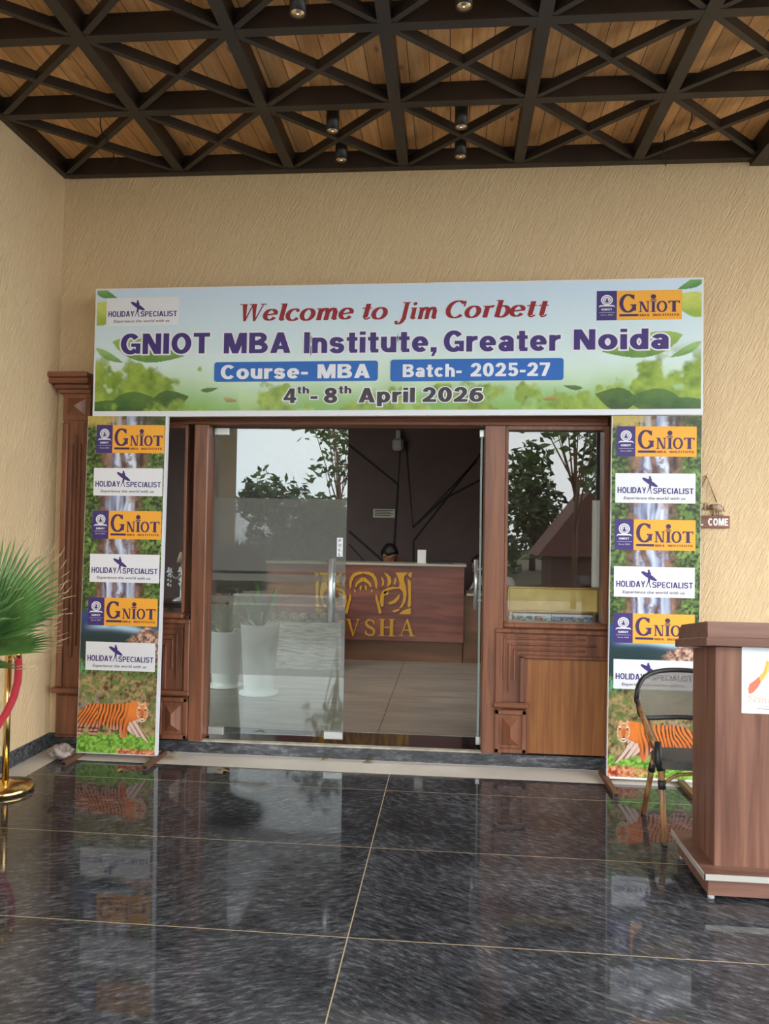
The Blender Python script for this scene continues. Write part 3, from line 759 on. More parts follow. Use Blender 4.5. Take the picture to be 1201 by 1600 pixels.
m = MB().box(-2.515, 5.0, -9.0, -.25, -.06, 0)
struct(m, 'floor', 'granite', 'polished black veined stone porch floor with thin pale grout lines', 'floor')
m = MB().box(XL, 5.0, -.2497, .01, -.06, .0005).box(XL, -2.5153, -4.15, -.25, -.06, .0005)
struct(m, 'trim_1', 'whitetile', 'cream tile border strip along the porch floor edge', 'floor border')
m = MB().box(XL - .2, XL, -4.15, 0.3, -.06, 4.3)
struct(m, 'wall_left', 'stuccoside', 'cream textured side wall on the left of the porch', 'wall')
m = MB().box(XL - .2, -2.62, .0, .3, -.06, 4.3).box(-2.62, 1.18, .0, .3, 2.24, 4.3).box(1.18, 6.5, .0, .3, -.06, 4.3)
m.box(-2.62, -2.44, .02, .3, -.06, 2.24).box(1.02, 1.18, .02, .3, -.06, 2.24)
struct(m, 'wall_front', 'stucco', 'cream textured front wall around the entrance', 'wall')
m = MB().box(XL, XL + .012, -4.15, -.012, 0, .1)
struct(m, 'baseboard_left', 'skirt', 'black stone skirting along the left cream wall', 'skirting')
m = MB().box(XL, -2.44, -.012, -.001, 0, .1).box(1.0, 6.0, -.012, -.001, 0, .1)
struct(m, 'baseboard_front', 'skirt', 'black stone skirting on the front wall beside the entrance', 'skirting')
# step: riser, mortar edge, dark sill
m = MB().box(-2.44, 1.0, .012, .06, 0, .078)
struct(m, 'trim_2', 'skirt', 'black veined stone riser of the low entrance step', 'step')
m = MB().box(-1.72, .33, .006, .05, .0782, .088)
struct(m, 'trim_3', 'mortar', 'thin cream mortar edge on top of the entrance step', 'step edge')
m = MB().box(-2.44, 1.0, .0605, .36, 0, .087)
struct(m, 'trim_4', mat('black_polished_sill', (.012, .012, .014, 1), .08), 'black polished stone sill inside the glass doors', 'threshold')
# lobby shell
m = MB().box(-5.0, 3.5, .36, 6.0, -.05, .09)
struct(m, 'floor_lobby', 'lobbyfloor', 'grey tiled floor of the lobby behind the glass doors', 'floor')
m = MB().box(-.497, -.493, .362, 3.36, .0905, .0912)
struct(m, 'trim_5', 'groove', 'thin dark joint in the grey lobby floor', 'floor joint')
m = MB().box(-5.0, 3.5, 5.6, 5.8, .09, 3.2)
wb = struct(m, 'wall_back', 'lobbywall', 'dark brown lobby back wall with branching black grooves', 'wall')


def P3(px, py, y):
    x, z = pxy(px, py, y); return x, z


def groove(dst, pts, wd, y):
    q = [P3(a, b, y) for a, b in pts]
    dst.merge(stroke(q, lambda *a: wd), fn=lambda a, b, c: (a, y, c))


m = MB(); Y = 5.594
groove(m, [(545, 695), (622, 757), (614, 880)], .035, Y); groove(m, [(624, 670), (625, 706), (622, 757)], .02, Y)
groove(m, [(634, 690), (645, 824), (745, 720)], .03, Y); groove(m, [(645, 824), (702, 772), (755, 704)], .03, Y)
groove(m, [(646, 880), (646, 845), (700, 776), (760, 745)], .03, Y); groove(m, [(545, 830), (600, 878)], .035, Y); groove(m, [(545, 850), (570, 878)], .02, Y)
m.build('groove', 'groove', wb)
m = MB().box(-5.2, -5.0, .3, 5.8, .0, 3.2); struct(m, 'wall_lobby_left', 'lobbywall', 'dark lobby side wall on the left', 'wall')
m = MB().box(3.5, 3.7, .3, 5.8, .0, 3.2); struct(m, 'wall_lobby_right', 'lobbywall', 'dark lobby side wall on the right', 'wall')
m = MB().box(-5.2, 3.7, .3, 5.8, 3.2, 3.3); struct(m, 'ceiling_lobby', 'lobbywall', 'dark ceiling of the lobby behind the glass', 'ceiling')
# porch ceiling
m = MB().box(XL - .2, 4.6, -7.6, .05, ZP, ZP + .1)  # planks run on unseen past the right edge beam to shade the front wall
struct(m, 'ceiling', 'planks', 'brown knotty pine plank porch ceiling above the black lattice', 'ceiling')
GX = [-1.862, -1.11, -.352, .398, 1.150]
GY = [-.77 - .665 * k for k in range(0, 10)]
lat = thing('ceiling_lattice', 'dark brown beam lattice with crossed braces under the plank ceiling', 'lattice', (0, 0, ZB), None, 'structure')
ys = [-.03] + GY; xs = [XL + .02] + GX + [XR]
for x in GX: MB().box(x - .033, x + .033, GY[-1], -.03, ZB, ZP).build('long_beam', 'steel', lat)
MB().box(XL, XL + .04, GY[-1], 0, ZB, ZP).build('edge_beam', 'steel', lat)
MB().box(XL + .0405, XR - .0605, -.06, -.0005, ZB - .004, ZP).build('edge_beam', 'steel', lat)
MB().box(XR - .06, XR + .3, -7.4, -.0005, ZB - .03, ZP).build('edge_beam', 'steel', lat)
for k, y in enumerate(GY): MB().box(XL + .0405, XR - .0605, y - .03, y + .03, ZB + .0015, ZP - .001).build('cross_beam', 'steel', lat)
for i in range(len(xs) - 1):
    for j in range(0, 4):
        a, b, c, d = xs[i], xs[i + 1], ys[j], ys[j + 1]
        MB().bar((a, c), (b, d), .031, ZB + .004, ZB + .055).build('diagonal_brace', 'steel', lat)
        MB().bar((a, d), (b, c), .031, ZB + .005, ZB + .056).build('diagonal_brace', 'steel', lat)

# ------------------------------------------------------------------ entrance woodwork (mirror about x = -.72)
MXC = -.72


def mir(side):
    return (lambda x: x) if side > 0 else (lambda x: 2 * MXC - x)


def sbox(mb, S, x0, x1, y0, y1, z0, z1, mi=0, bev=0.0):
    a, b = sorted((S(x0), S(x1))); mb.box(a, b, y0, y1, z0, z1, mi, bev)


def pilaster(side, name, label):
    S = mir(side); t = thing(name, label, 'pilaster', (S(1.09), -.03, .085), None, 'structure')
    m = MB(); sbox(m, S, 1.0, 1.19, -.055, .015, .087, 2.395)
    sbox(m, S, 1.0, 1.04, -.075, -.055, .42, 2.20, 0, .008); sbox(m, S, 1.15, 1.19, -.075, -.055, .42, 2.20, 0, .008)
    m.build('shaft', 'redwood', t)
    for k in range(3):
        xx = 1.065 + .03 * k; m = MB(); sbox(m, S, xx - .009, xx + .009, -.07, -.055, .62 + (0 if k == 1 else .08), 2.12 - (0 if k == 1 else .06), 0, .006)
        m.build('flute', 'redwood', t)
    m = MB(); sbox(m, S, .985, 1.215, -.095, .01, .385, .42, 0, .008); m.build('band', 'redwoodx', t)
    m = MB(); sbox(m, S, 1.005, 1.185, -.07, .0, .10, .375, 0, .012); m.build('base_block', 'redwood', t)
    m = MB(); sbox(m, S, 1.0, 1.19, -.065, -.055, 2.215, 2.395)
    a, b = sorted((S(1.03), S(1.16))); zc0, zc1 = 2.25, 2.365
    m.add([(a, -.066, zc0), (b, -.066, zc0), (b, -.066, zc1), (a, -.066, zc1), ((a + b) / 2, -.11, (zc0 + zc1) / 2)], [(0, 1, 4), (1, 2, 4), (2, 3, 4), (3, 0, 4)])
    m.build('diamond_block', 'redwood', t)
    m = MB()
    for k, (z0, z1, pr) in enumerate([(2.395, 2.425, .03), (2.425, 2.455, .05), (2.455, 2.495, .08), (2.495, 2.53, .1)]):
        sbox(m, S, 1.0 - .01, 1.19 + pr, -.055 - pr, .01, z0, z1, 0, .006)
    m.build('capital', 'redwoodx', t)
    return t


pilaster(-1, 'trim_6', 'fluted red-brown wooden pilaster with stepped capital left of the entrance')
pilaster(1, 'trim_7', 'fluted red-brown wooden pilaster behind the right standee')

fr = thing('door_frame', 'red-brown wooden frame of the entrance with two door posts', 'door frame', (-.72, 0, .088), None, 'structure')
MB().box(-1.728, -1.632, -.03, .14, .0885, 2.20, 0, .006).build('post', 'redwood', fr)
MB().box(.205, .338, -.03, .14, .0885, 2.20, 0, .006).build('post', 'redwood', fr)
m = MB().box(-2.43, .99, -.02, .16, 2.2005, 2.32, 0, .004).box(-2.43, .99, -.045, -.02, 2.225, 2.26, 0, .008)
m.build('head_rail', 'redwoodx', fr)


def sidelight(side, wname, pname, wl, pl):
    S = mir(side)
    t = thing(wname, wl, 'window', (S(.66), .03, .935), None, 'structure')
    m = MB(); sbox(m, S, .3385, .36, -.01, .12, .93, 2.20, 0, .004); sbox(m, S, .965, 1.0, -.02, .12, .93, 2.20, 0, .005)
    sbox(m, S, .36, .965, -.005, .12, 2.175, 2.20); sbox(m, S, .3385, 1.0, -.035, .12, .895, .93, 0, .008)
    m.build('frame', 'redwood', t)
    m = MB(); sbox(m, S, .36, .965, .05, .058, .93, 2.175); m.build('glass_pane', 'winglass', t)
    t = thing(pname, pl, 'panel', (S(.64), 0, .09), None, 'structure')
    m = MB(); sbox(m, S, .3385, .50, -.005, .05, .09, .894); sbox(m, S, .50, 1.0, -.005, .05, .70, .894)
    sbox(m, S, .285, .325, -.04, -.005, .40, .87, 0, .008); sbox(m, S, .285, 1.0, -.04, -.005, .86, .892, 0, .008)
    sbox(m, S, .445, .475, -.03, -.005, .42, .72, 0, .006); sbox(m, S, .445, 1.0, -.03, -.005, .70, .725, 0, .006)
    m.build('panel_frame', 'redwood', t)
    m = MB(); sbox(m, S, .475, 1.0, -.003, .045, .095, .70); m.build('veneer_sheet', 'veneer', t)
    for (xv, zh, xe, ze) in ((.345, .828, .86, .555), (.380, .790, .93, .48), (.412, .756, .86, .555)):
        m = MB(); sbox(m, S, xv - .007, xv + .007, -.02, -.004, ze, zh + .007, 0, .005); sbox(m, S, xv, xe, -.02, -.004, zh - .007, zh + .007, 0, .005)
        m.build('ridge_moulding', 'redwood', t)
    m = MB(); sbox(m, S, .275, .505, -.06, -.004, .385, .42, 0, .01); m.build('ledge', 'redwoodx', t)
    m = MB(); sbox(m, S, .287, .49, -.035, -.004, .10, .375, 0, .006)
    for a, b, c, d in ((.287, .318, .10, .375), (.459, .49, .10, .375), (.287, .49, .10, .132), (.287, .49, .343, .375)): sbox(m, S, a, b, -.05, -.03, c, d, 0, .006)
    a, b = sorted((S(.335), S(.442))); z0, z1 = .15, .325; xm = (a + b) / 2
    m.add([(a, -.036, z0), (b, -.036, z0), (b, -.036, z1), (a, -.036, z1), (xm, -.075, z0 + .055), (xm, -.075, z1 - .055)], [(0, 1, 4), (1, 2, 5, 4), (2, 3, 5), (3, 0, 4, 5)])
    m.build('pyramid_block', 'redwood', t)


sidelight(1, 'window_1', 'trim_8', 'tinted sidelight window right of the doors mirroring trees', 'carved wooden panel with tan veneer below the right sidelight')
sidelight(-1, 'window_2', 'trim_9', 'narrow dark sidelight window beside the left standee', 'carved wooden panel below the left sidelight window')

# ------------------------------------------------------------------ glass doors
d1 = thing('door_1', 'fixed left glass door leaf with frosted band and steel pull handle', 'door', (-1.17, .1, .1), None, 'structure')
DX0, DX1 = -1.628, -.705
MB().box(DX0, DX1, .094, .106, .118, 2.185).build('glass_pane', 'glass', d1)
m = MB()
for z0, z1 in ((.515, .985), (1.002, 1.045), (1.150, 1.198), (1.217, 1.711)):
    m.add([(DX0, .0932, z0), (DX1, .0932, z0), (DX1, .0932, z1), (DX0, .0932, z1)], [(0, 1, 2, 3)])
m.build('frosted_film', 'film', d1)
MB().box(DX0, -1.525, .085, .115, 2.14, 2.19, 0, .003).build('top_fitting', 'satin', d1)
MB().box(DX0, -1.52, .085, .115, .105, .157, 0, .003).build('bottom_fitting', 'satin', d1)
MB().box(-.835, -.705, .085, .115, .105, .157, 0, .003).box(-.815, -.765, .082, .0855, .120, .142).build('bottom_fitting', 'satin', d1)


def handle(par, x, ya, yb, z0, z1, side):
    m = MB()
    yy = ya
    m.tube([(x, yy, z0), (x, yy, z1)], .019, 16)
    for z in (z0 + .1, z1 - .1): m.tube([(x, yy, z), (x, yb, z)], .008, 10)
    return m.build('pull_handle', 'chrome', par)


handle(d1, -.800, .045, .094, .893, 1.31, 1)
handle(d1, -.800, .155, .106, .893, 1.31, 1)
st = MB().box(-.768, -.728, .0915, .0935, 1.325, 1.452)
for k, ch in enumerate('PULL'): sans(st, ch, -.756, -.740, 1.424 - .031 * k, 1.443 - .031 * k, .091, 1, .2, .16)
o = st.build('pull_sticker', ['paperwhite', 'greyink'], d1); o['label'] = 'white PULL sticker'
# right leaf, swung inward
ANG = math.radians(4.4)
d2 = thing('door_2', 'right glass door leaf swung open into the lobby, seen edge on', 'door', (.205, .1, .1), None, 'structure')


def swing(a, b, c):          # leaf local: a = thickness, b = along leaf
    return (.19 + a * math.cos(ANG) + b * math.sin(ANG), .12 - a * math.sin(ANG) + b * math.cos(ANG), c)


MB().box(-.006, .006, .0, .95, .118, 2.185).map(swing).build('glass_pane', 'glass', d2)
MB().box(-.015, .015, -.005, .09, .10, .157, 0, .003).map(swing).build('bottom_fitting', 'satin', d2)
MB().box(-.015, .015, -.005, .06, 2.14, 2.19, 0, .003).map(swing).build('top_fitting', 'satin', d2)
MB().box(-.0065, .0065, -.004, .0, .157, 2.14).map(swing).build('polished_edge', mat('pale_glass_edge', srgb(150, 168, 164), .3), d2)
for s in (-1, 1):
    m = MB().tube([(s * .052, .60, .93), (s * .052, .60, 1.30)], .017, 14)
    for z in (1.0, 1.23): m.tube([(s * .052, .6, z), (s * .006, .6, z)], .008, 10)
    m.map(swing).build('pull_handle', 'chrome', d2)

# ================================================================== BANNER AND STANDEES
BY = -.2
BX0, BX1, BZ0, BZ1 = -2.357, 1.517, 2.245, 3.078
SL = .0068
bfix = lambda a, b, c: (a, b, c + (a + .42) * SL)
bn = thing('welcome_banner', 'wide printed welcome banner with green leaves stretched above the entrance', 'banner', (-.42, BY, BZ0))
MB().box(BX0, BX1, BY, BY + .035, BZ0 - .012, BZ1).map(bfix).build('frame', 'white', bn)


def leafshape(cx, cz, L, W, ang, bend=.15):
    r = []
    for i in range(25):
        t = i / 12.0; s = 1 if t <= 1 else -1; t = t if t <= 1 else 2 - t
        x = L * (t - .5); y = s * W * .5 * math.sin(PI * t ** .8) + bend * L * (t - .5) ** 2
        a = math.radians(ang); r.append((cx + x * math.cos(a) - y * math.sin(a), cz + x * math.sin(a) + y * math.cos(a)))
    return r


def paint_banner(img, U, V):
    X = U * 3.874; Z = V * .833
    n = fbm(X * 3, Z * 3, 3); n2 = fbm(X * 18, Z * 18, 5)
    ramp(img, V * 1.35 + (n - .5) * .2 - .25, (218, 238, 228), (208, 230, 250))
    side = np.minimum(X, 3.874 - X)
    ramp(img, V, (218, 238, 228), (208, 230, 250), sm(.25, .9, V) * .6)
    g = sm(.46, .02, V + (n - .5) * .22)
    ramp(img, V * 2.2 + (n - .5) * .5, (126, 174, 78), (184, 220, 170), g)
    bok = sm(.66, .8, vnoise(X * 11, Z * 11, 9)) * sm(.42, .08, V)
    put(img, bok, (196, 220, 150), .35)
    # hazy light glow in the middle
    put(img, sm(1.3, .2, np.abs(X - 1.9)) * sm(.5, .3, V) * sm(.1, .3, V), (214, 232, 214), .35)
    for mirx in (False, True):
        def mx(x): return 3.874 - x if mirx else x
        def lp(poly): return [(mx(a), b) for a, b in poly]
        fol = sm(.5, .62, fbm(X * 7 + (9 if mirx else 0), Z * 7, 21) + sm(.52, .02, V) * .38 - sm(.15, .75, (3.874 - X) if mirx else X) * .42)
        ramp(img, n2, (74, 116, 30), (176, 200, 84), fol * sm(.55, .35, V))
        for (cx, cz, L, W, an, c1, c2) in ((.06, .67, .30, .16, 15, (150, 178, 44), (206, 214, 96)), (.36, .405, .50, .15, -12, (88, 136, 36), (150, 184, 70)), (.06, .80, .20, .06, -25, (82, 140, 60), (120, 170, 90)), (.10, .375, .22, .05, -28, (110, 154, 70), (150, 190, 110)),
                                            (.52, .07, .26, .15, 10, (44, 74, 28), (70, 104, 44)), (.30, .055, .34, .16, 0, (52, 84, 34), (80, 118, 50)), (.78, .145, .12, .03, 8, (64, 96, 46), (84, 116, 60)), (.92, .075, .10, .03, -10, (150, 120, 60), (178, 150, 90)), (.12, .03, .4, .1, 5, (40, 84, 40), (70, 110, 50))):
            k = inpoly(X, Z, lp(leafshape(cx, cz, L, W, an)))
            ramp(img, sm(-.5, .5, (Z - cz) / W + (n2 - .5) * .8), c1, c2, k * .95)
            mid = inpoly(X, Z, lp(leafshape(cx, cz, L * .95, .006, an))); put(img, mid, c2, .6)
    edge = (X < .012) | (X > 3.862) | (Z > .823) | (Z < .008)
    put(img, edge, (226, 230, 238))


print_grid('printed_face', bn, BX0 + .002, BX1 - .002, BZ0 + .018, BZ1 - .002, BY - .0006, 960, 208, paint_banner, bfix)
YT = BY - .0022                          # ink layer


def bx(px, py):
    x, z = pxy(px, py, BY); return x, z - (x + .42) * SL


def word(dst, s, xa, xb, ytop, ybot, mi, y=YT, T=.25, t=.19, e=0.0):
    """px box on the banner: left, right, cap top / baseline measured at the word's middle"""
    xm = (xa + xb) / 2
    x0 = bx(xa, (ytop + ybot) / 2)[0]; x1 = bx(xb, (ytop + ybot) / 2)[0]; z1 = bx(xm, ytop)[1]; z0 = bx(xm, ybot)[1]
    sans(dst, s, x0, x1, z0, z1, y, mi, T, t, e)


for s_, xa, xb, t0, t1 in (('Welcome', 375, 553, 474, 501), ('to', 566, 606, 472, 499), ('Jim', 616, 683, 472, 499), ('Corbett', 696, 857, 469, 496)):
    it = italic_word(s_); v = np.array(it.v); lo = v.min(0).copy(); hi = v.max(0).copy(); lo[2] = 0; hi[2] = 1; xm = (xa + xb) / 2; ym = (t0 + t1) / 2
    m = MB(); m.merge(fit(it, bx(xa, ym)[0], bx(xb, ym)[0], bx(xm, t1)[1], bx(xm, t0)[1], YT, 0, (lo, hi)))
    m.map(bfix).build('headline_word', 'redink', bn)
for s_, xa, xb, t0, t1 in (('GNIOT', 189, 328, 521, 553), ('MBA', 350, 454, 520, 552), ('Institute,', 475, 682, 518, 551), ('Greater', 693, 875, 516, 549), ('Noida', 896, 1045, 514, 546)):
    m = MB(); word(m, s_, xa, xb, t0, t1, 0, YT, .25, .20, .07); word(m, s_, xa, xb, t0, t1, 1, YT - .0010)
    m.map(bfix).build('title_word', ['paperwhite', 'purple'], bn)


def roundbox(m, a, b, c, d, y, mi, r=.018):
    pts = []
    for cx, cz, a0 in ((b - r, d - r, 0), (a + r, d - r, 90), (a + r, c + r, 180), (b - r, c + r, 270)): pts += arc(cx, cz, r, r, a0, a0 + 90, 4)
    m.flat(pts, y, mi)


for (xa, ya, xb, yb), words in (((335, 566, 590, 595), (('Course-', 345, 481, 570, 592), ('MBA', 496, 578, 569, 591))), ((610, 562, 880, 594), (('Batch-', 629, 721, 569, 589), ('2025-27', 735, 859, 567, 588)))):
    m = MB(); a, d = bx(xa, ya); b, c = bx(xb, yb); roundbox(m, a, b, c, d, YT, 0)
    for s_, a, b, t0, t1 in words: word(m, s_, a, b, t0, t1, 1, YT - .0010)
    m.map(bfix).build('blue_strip', ['blueink', 'paperwhite'], bn)
for grp in ((('4', 443, 463, 607, 630), ('th', 464, 483, 604, 615), ('-', 485, 496, 607, 630)), (('8', 506, 527, 606, 630), ('th', 529, 549, 603, 615)), (('April', 560, 648, 606, 629),), (('2026', 660, 755, 605, 628),)):
    m = MB()
    for s_, a, b, t0, t1 in grp: word(m, s_, a, b, t0, t1, 0, YT, .25, .19, .06); word(m, s_, a, b, t0, t1, 1, YT - .0010)
    m.map(bfix).build('date_word', ['paperwhite', 'greyink'], bn)


# logo panels: unit panel 1.0 wide, .42 high, lower left corner at the origin
def gniot_panel():
    m = MB(); H = .40
    m.flat([(0, 0), (.237, 0), (.237, H), (0, H)], -.0004, 0); m.flat([(.237, 0), (1, 0), (1, H), (.237, H)], -.0004, 1)
    y = -.0014
    W, Pm, Br = 2, 3, 4
    cx, cz = .12, .275
    m.merge(stroke(arc(cx, cz, .062, .062, 0, 350, 24), lambda *a: .016, True), W, lambda a, b, c: (a, y, c))
    m.flat(arc(cx, cz, .047, .047, 0, 345, 20), y, W)
    m.flat([(cx - .022, cz - .03), (cx + .022, cz - .03), (cx, cz + .033)], y - .0006, 0)
    m.merge(stroke(arc(cx, cz - .004, .03, .03, 0, 345, 16), lambda *a: .006, True), 0, lambda a, b, c: (a, y - .0006, c))
    m.flat([(.02, .176), (.045, .188), (.195, .188), (.22, .176), (.205, .2), (.19, .207), (.05, .207), (.035, .2)], y, W)
    sans(m, 'GNIOT', .055, .182, .134, .160, y, W)
    m.flat([(.03, .105), (.215, .105), (.215, .108), (.03, .108)], y, W); write(m, 'Since 2001', .05, .19, .066, .080, y, W, .0)
    m.merge(fit(SGB['G'][0], .268, .470, .10, .352, y), Pm)
    m.merge(fit(SGB['N'][0], .495, .620, .104, .250, y), Pm); m.merge(fit(SGB['I'][0], .634, .698, .104, .252, y), Pm)
    m.merge(fit(SGB['O'][0], .704, .828, .102, .252, y), Pm); m.merge(fit(SGB['T'][0], .840, .975, .104, .252, y), Pm)
    m.flat(arc(.666, .312, .032, .032, 0, 345, 18), y, Pm); m.flat([(.62, .262), (.71, .262), (.69, .276), (.64, .276)], y, Pm)
    m.flat([(.268, .05), (.492, .05), (.492, .08), (.268, .08)], y, Pm); sans(m, 'MBA', .504, .622, .048, .078, y, Br); sans(m, 'INSTITUTE', .662, .97, .048, .078, y, Br)
    return m


def holiday_panel():
    m = MB(); H = .385
    m.flat([(0, 0), (1, 0), (1, H), (0, H)], -.0004, 0); y = -.0014
    sans(m, 'HOLIDAY', .028, .388, .125, .203, y, 1, .21, .16); sans(m, 'SPECIALIST', .475, .975, .122, .196, y, 1, .21, .16)
    write(m, 'Experience the world with us', .105, .872, .046, .082, y, 2, .012, .22)
    m.flat(arc(.432, .336, .013, .014, 0, 340, 10), y, 1)                                    # surfer with a board across the shoulders
    m.flat([(.335, .316), (.345, .328), (.37, .326), (.43, .300), (.48, .268), (.515, .238), (.534, .216), (.528, .206), (.50, .208), (.45, .226), (.40, .256), (.355, .292)], y, 1)
    m.flat([(.418, .325), (.448, .325), (.458, .30), (.452, .24), (.446, .20), (.420, .20), (.424, .24), (.414, .285)], y - .0003, 1)
    m.flat([(.421, .205), (.438, .205), (.418, .16), (.400, .125), (.392, .128), (.408, .16)], y, 1)
    m.flat([(.432, .205), (.446, .205), (.448, .16), (.462, .125), (.45, .122), (.438, .16)], y, 1)
    return m


GP, HP = gniot_panel(), holiday_panel()
GM = ['purple', 'orange', 'paperwhite', 'plum', 'brick']; HM = ['paperwhite', 'purple', 'greytext']


def place_panel(src, kind, x0, x1, z0, z1, y, par, fn=None, nm=None):
    v = np.array(src.v); H = .40 if kind == 'g' else .385
    m = MB().merge(src, fn=lambda a, b, c: (x0 + a * (x1 - x0), y + b, z0 + c * (z1 - z0) / H))
    if fn: m.map(fn)
    o = m.build(nm or ('institute_logo_panel' if kind == 'g' else 'travel_agency_logo_panel'), GM if kind == 'g' else HM, par)
    return o


def ppx(kind, tl, br, par, y, corr=False, fn=None):
    x0, z1 = pxy(tl[0], tl[1], y); x1, z0 = pxy(br[0], br[1], y)
    if corr: z0 -= (x1 + .42) * SL; z1 -= (x0 + .42) * SL
    place_panel(GP if kind == 'g' else HP, kind, x0, x1, z0, z1, y - .0012, par, fn)


ppx('g', (932, 455), (1065, 499), bn, BY, True, bfix); ppx('h', (167, 466), (279, 508), bn, BY, True, bfix)


# ---- standee artwork. face .545 wide, 2.2 high
TIG = [(160, 960), (200, 925), (260, 895), (330, 885), (420, 890), (500, 888), (580, 880), (650, 868), (690, 862), (705, 858), (722, 866), (740, 876), (780, 872), (798, 862), (812, 880), (818, 930), (818, 985), (795, 1018), (770, 1046), (745, 1048), (728, 1022), (722, 1060), (742, 1095), (785, 1150), (820, 1195), (832, 1232), (812, 1226), (770, 1190), (700, 1176), (640, 1142), (612, 1120), (606, 1190), (570, 1198), (542, 1182), (532, 1112), (500, 1130), (450, 1115), (400, 1088), (352, 1078), (342, 1122), (312, 1182), (250, 1192), (240, 1130), (232, 1092), (200, 1112), (160, 1182), (112, 1195), (108, 1130), (118, 1060), (135, 1000)]
TWHITE = [(640, 1050), (725, 1020), (722, 1060), (742, 1095), (785, 1150), (832, 1232), (812, 1226), (770, 1190), (700, 1176), (640, 1142), (615, 1110)]


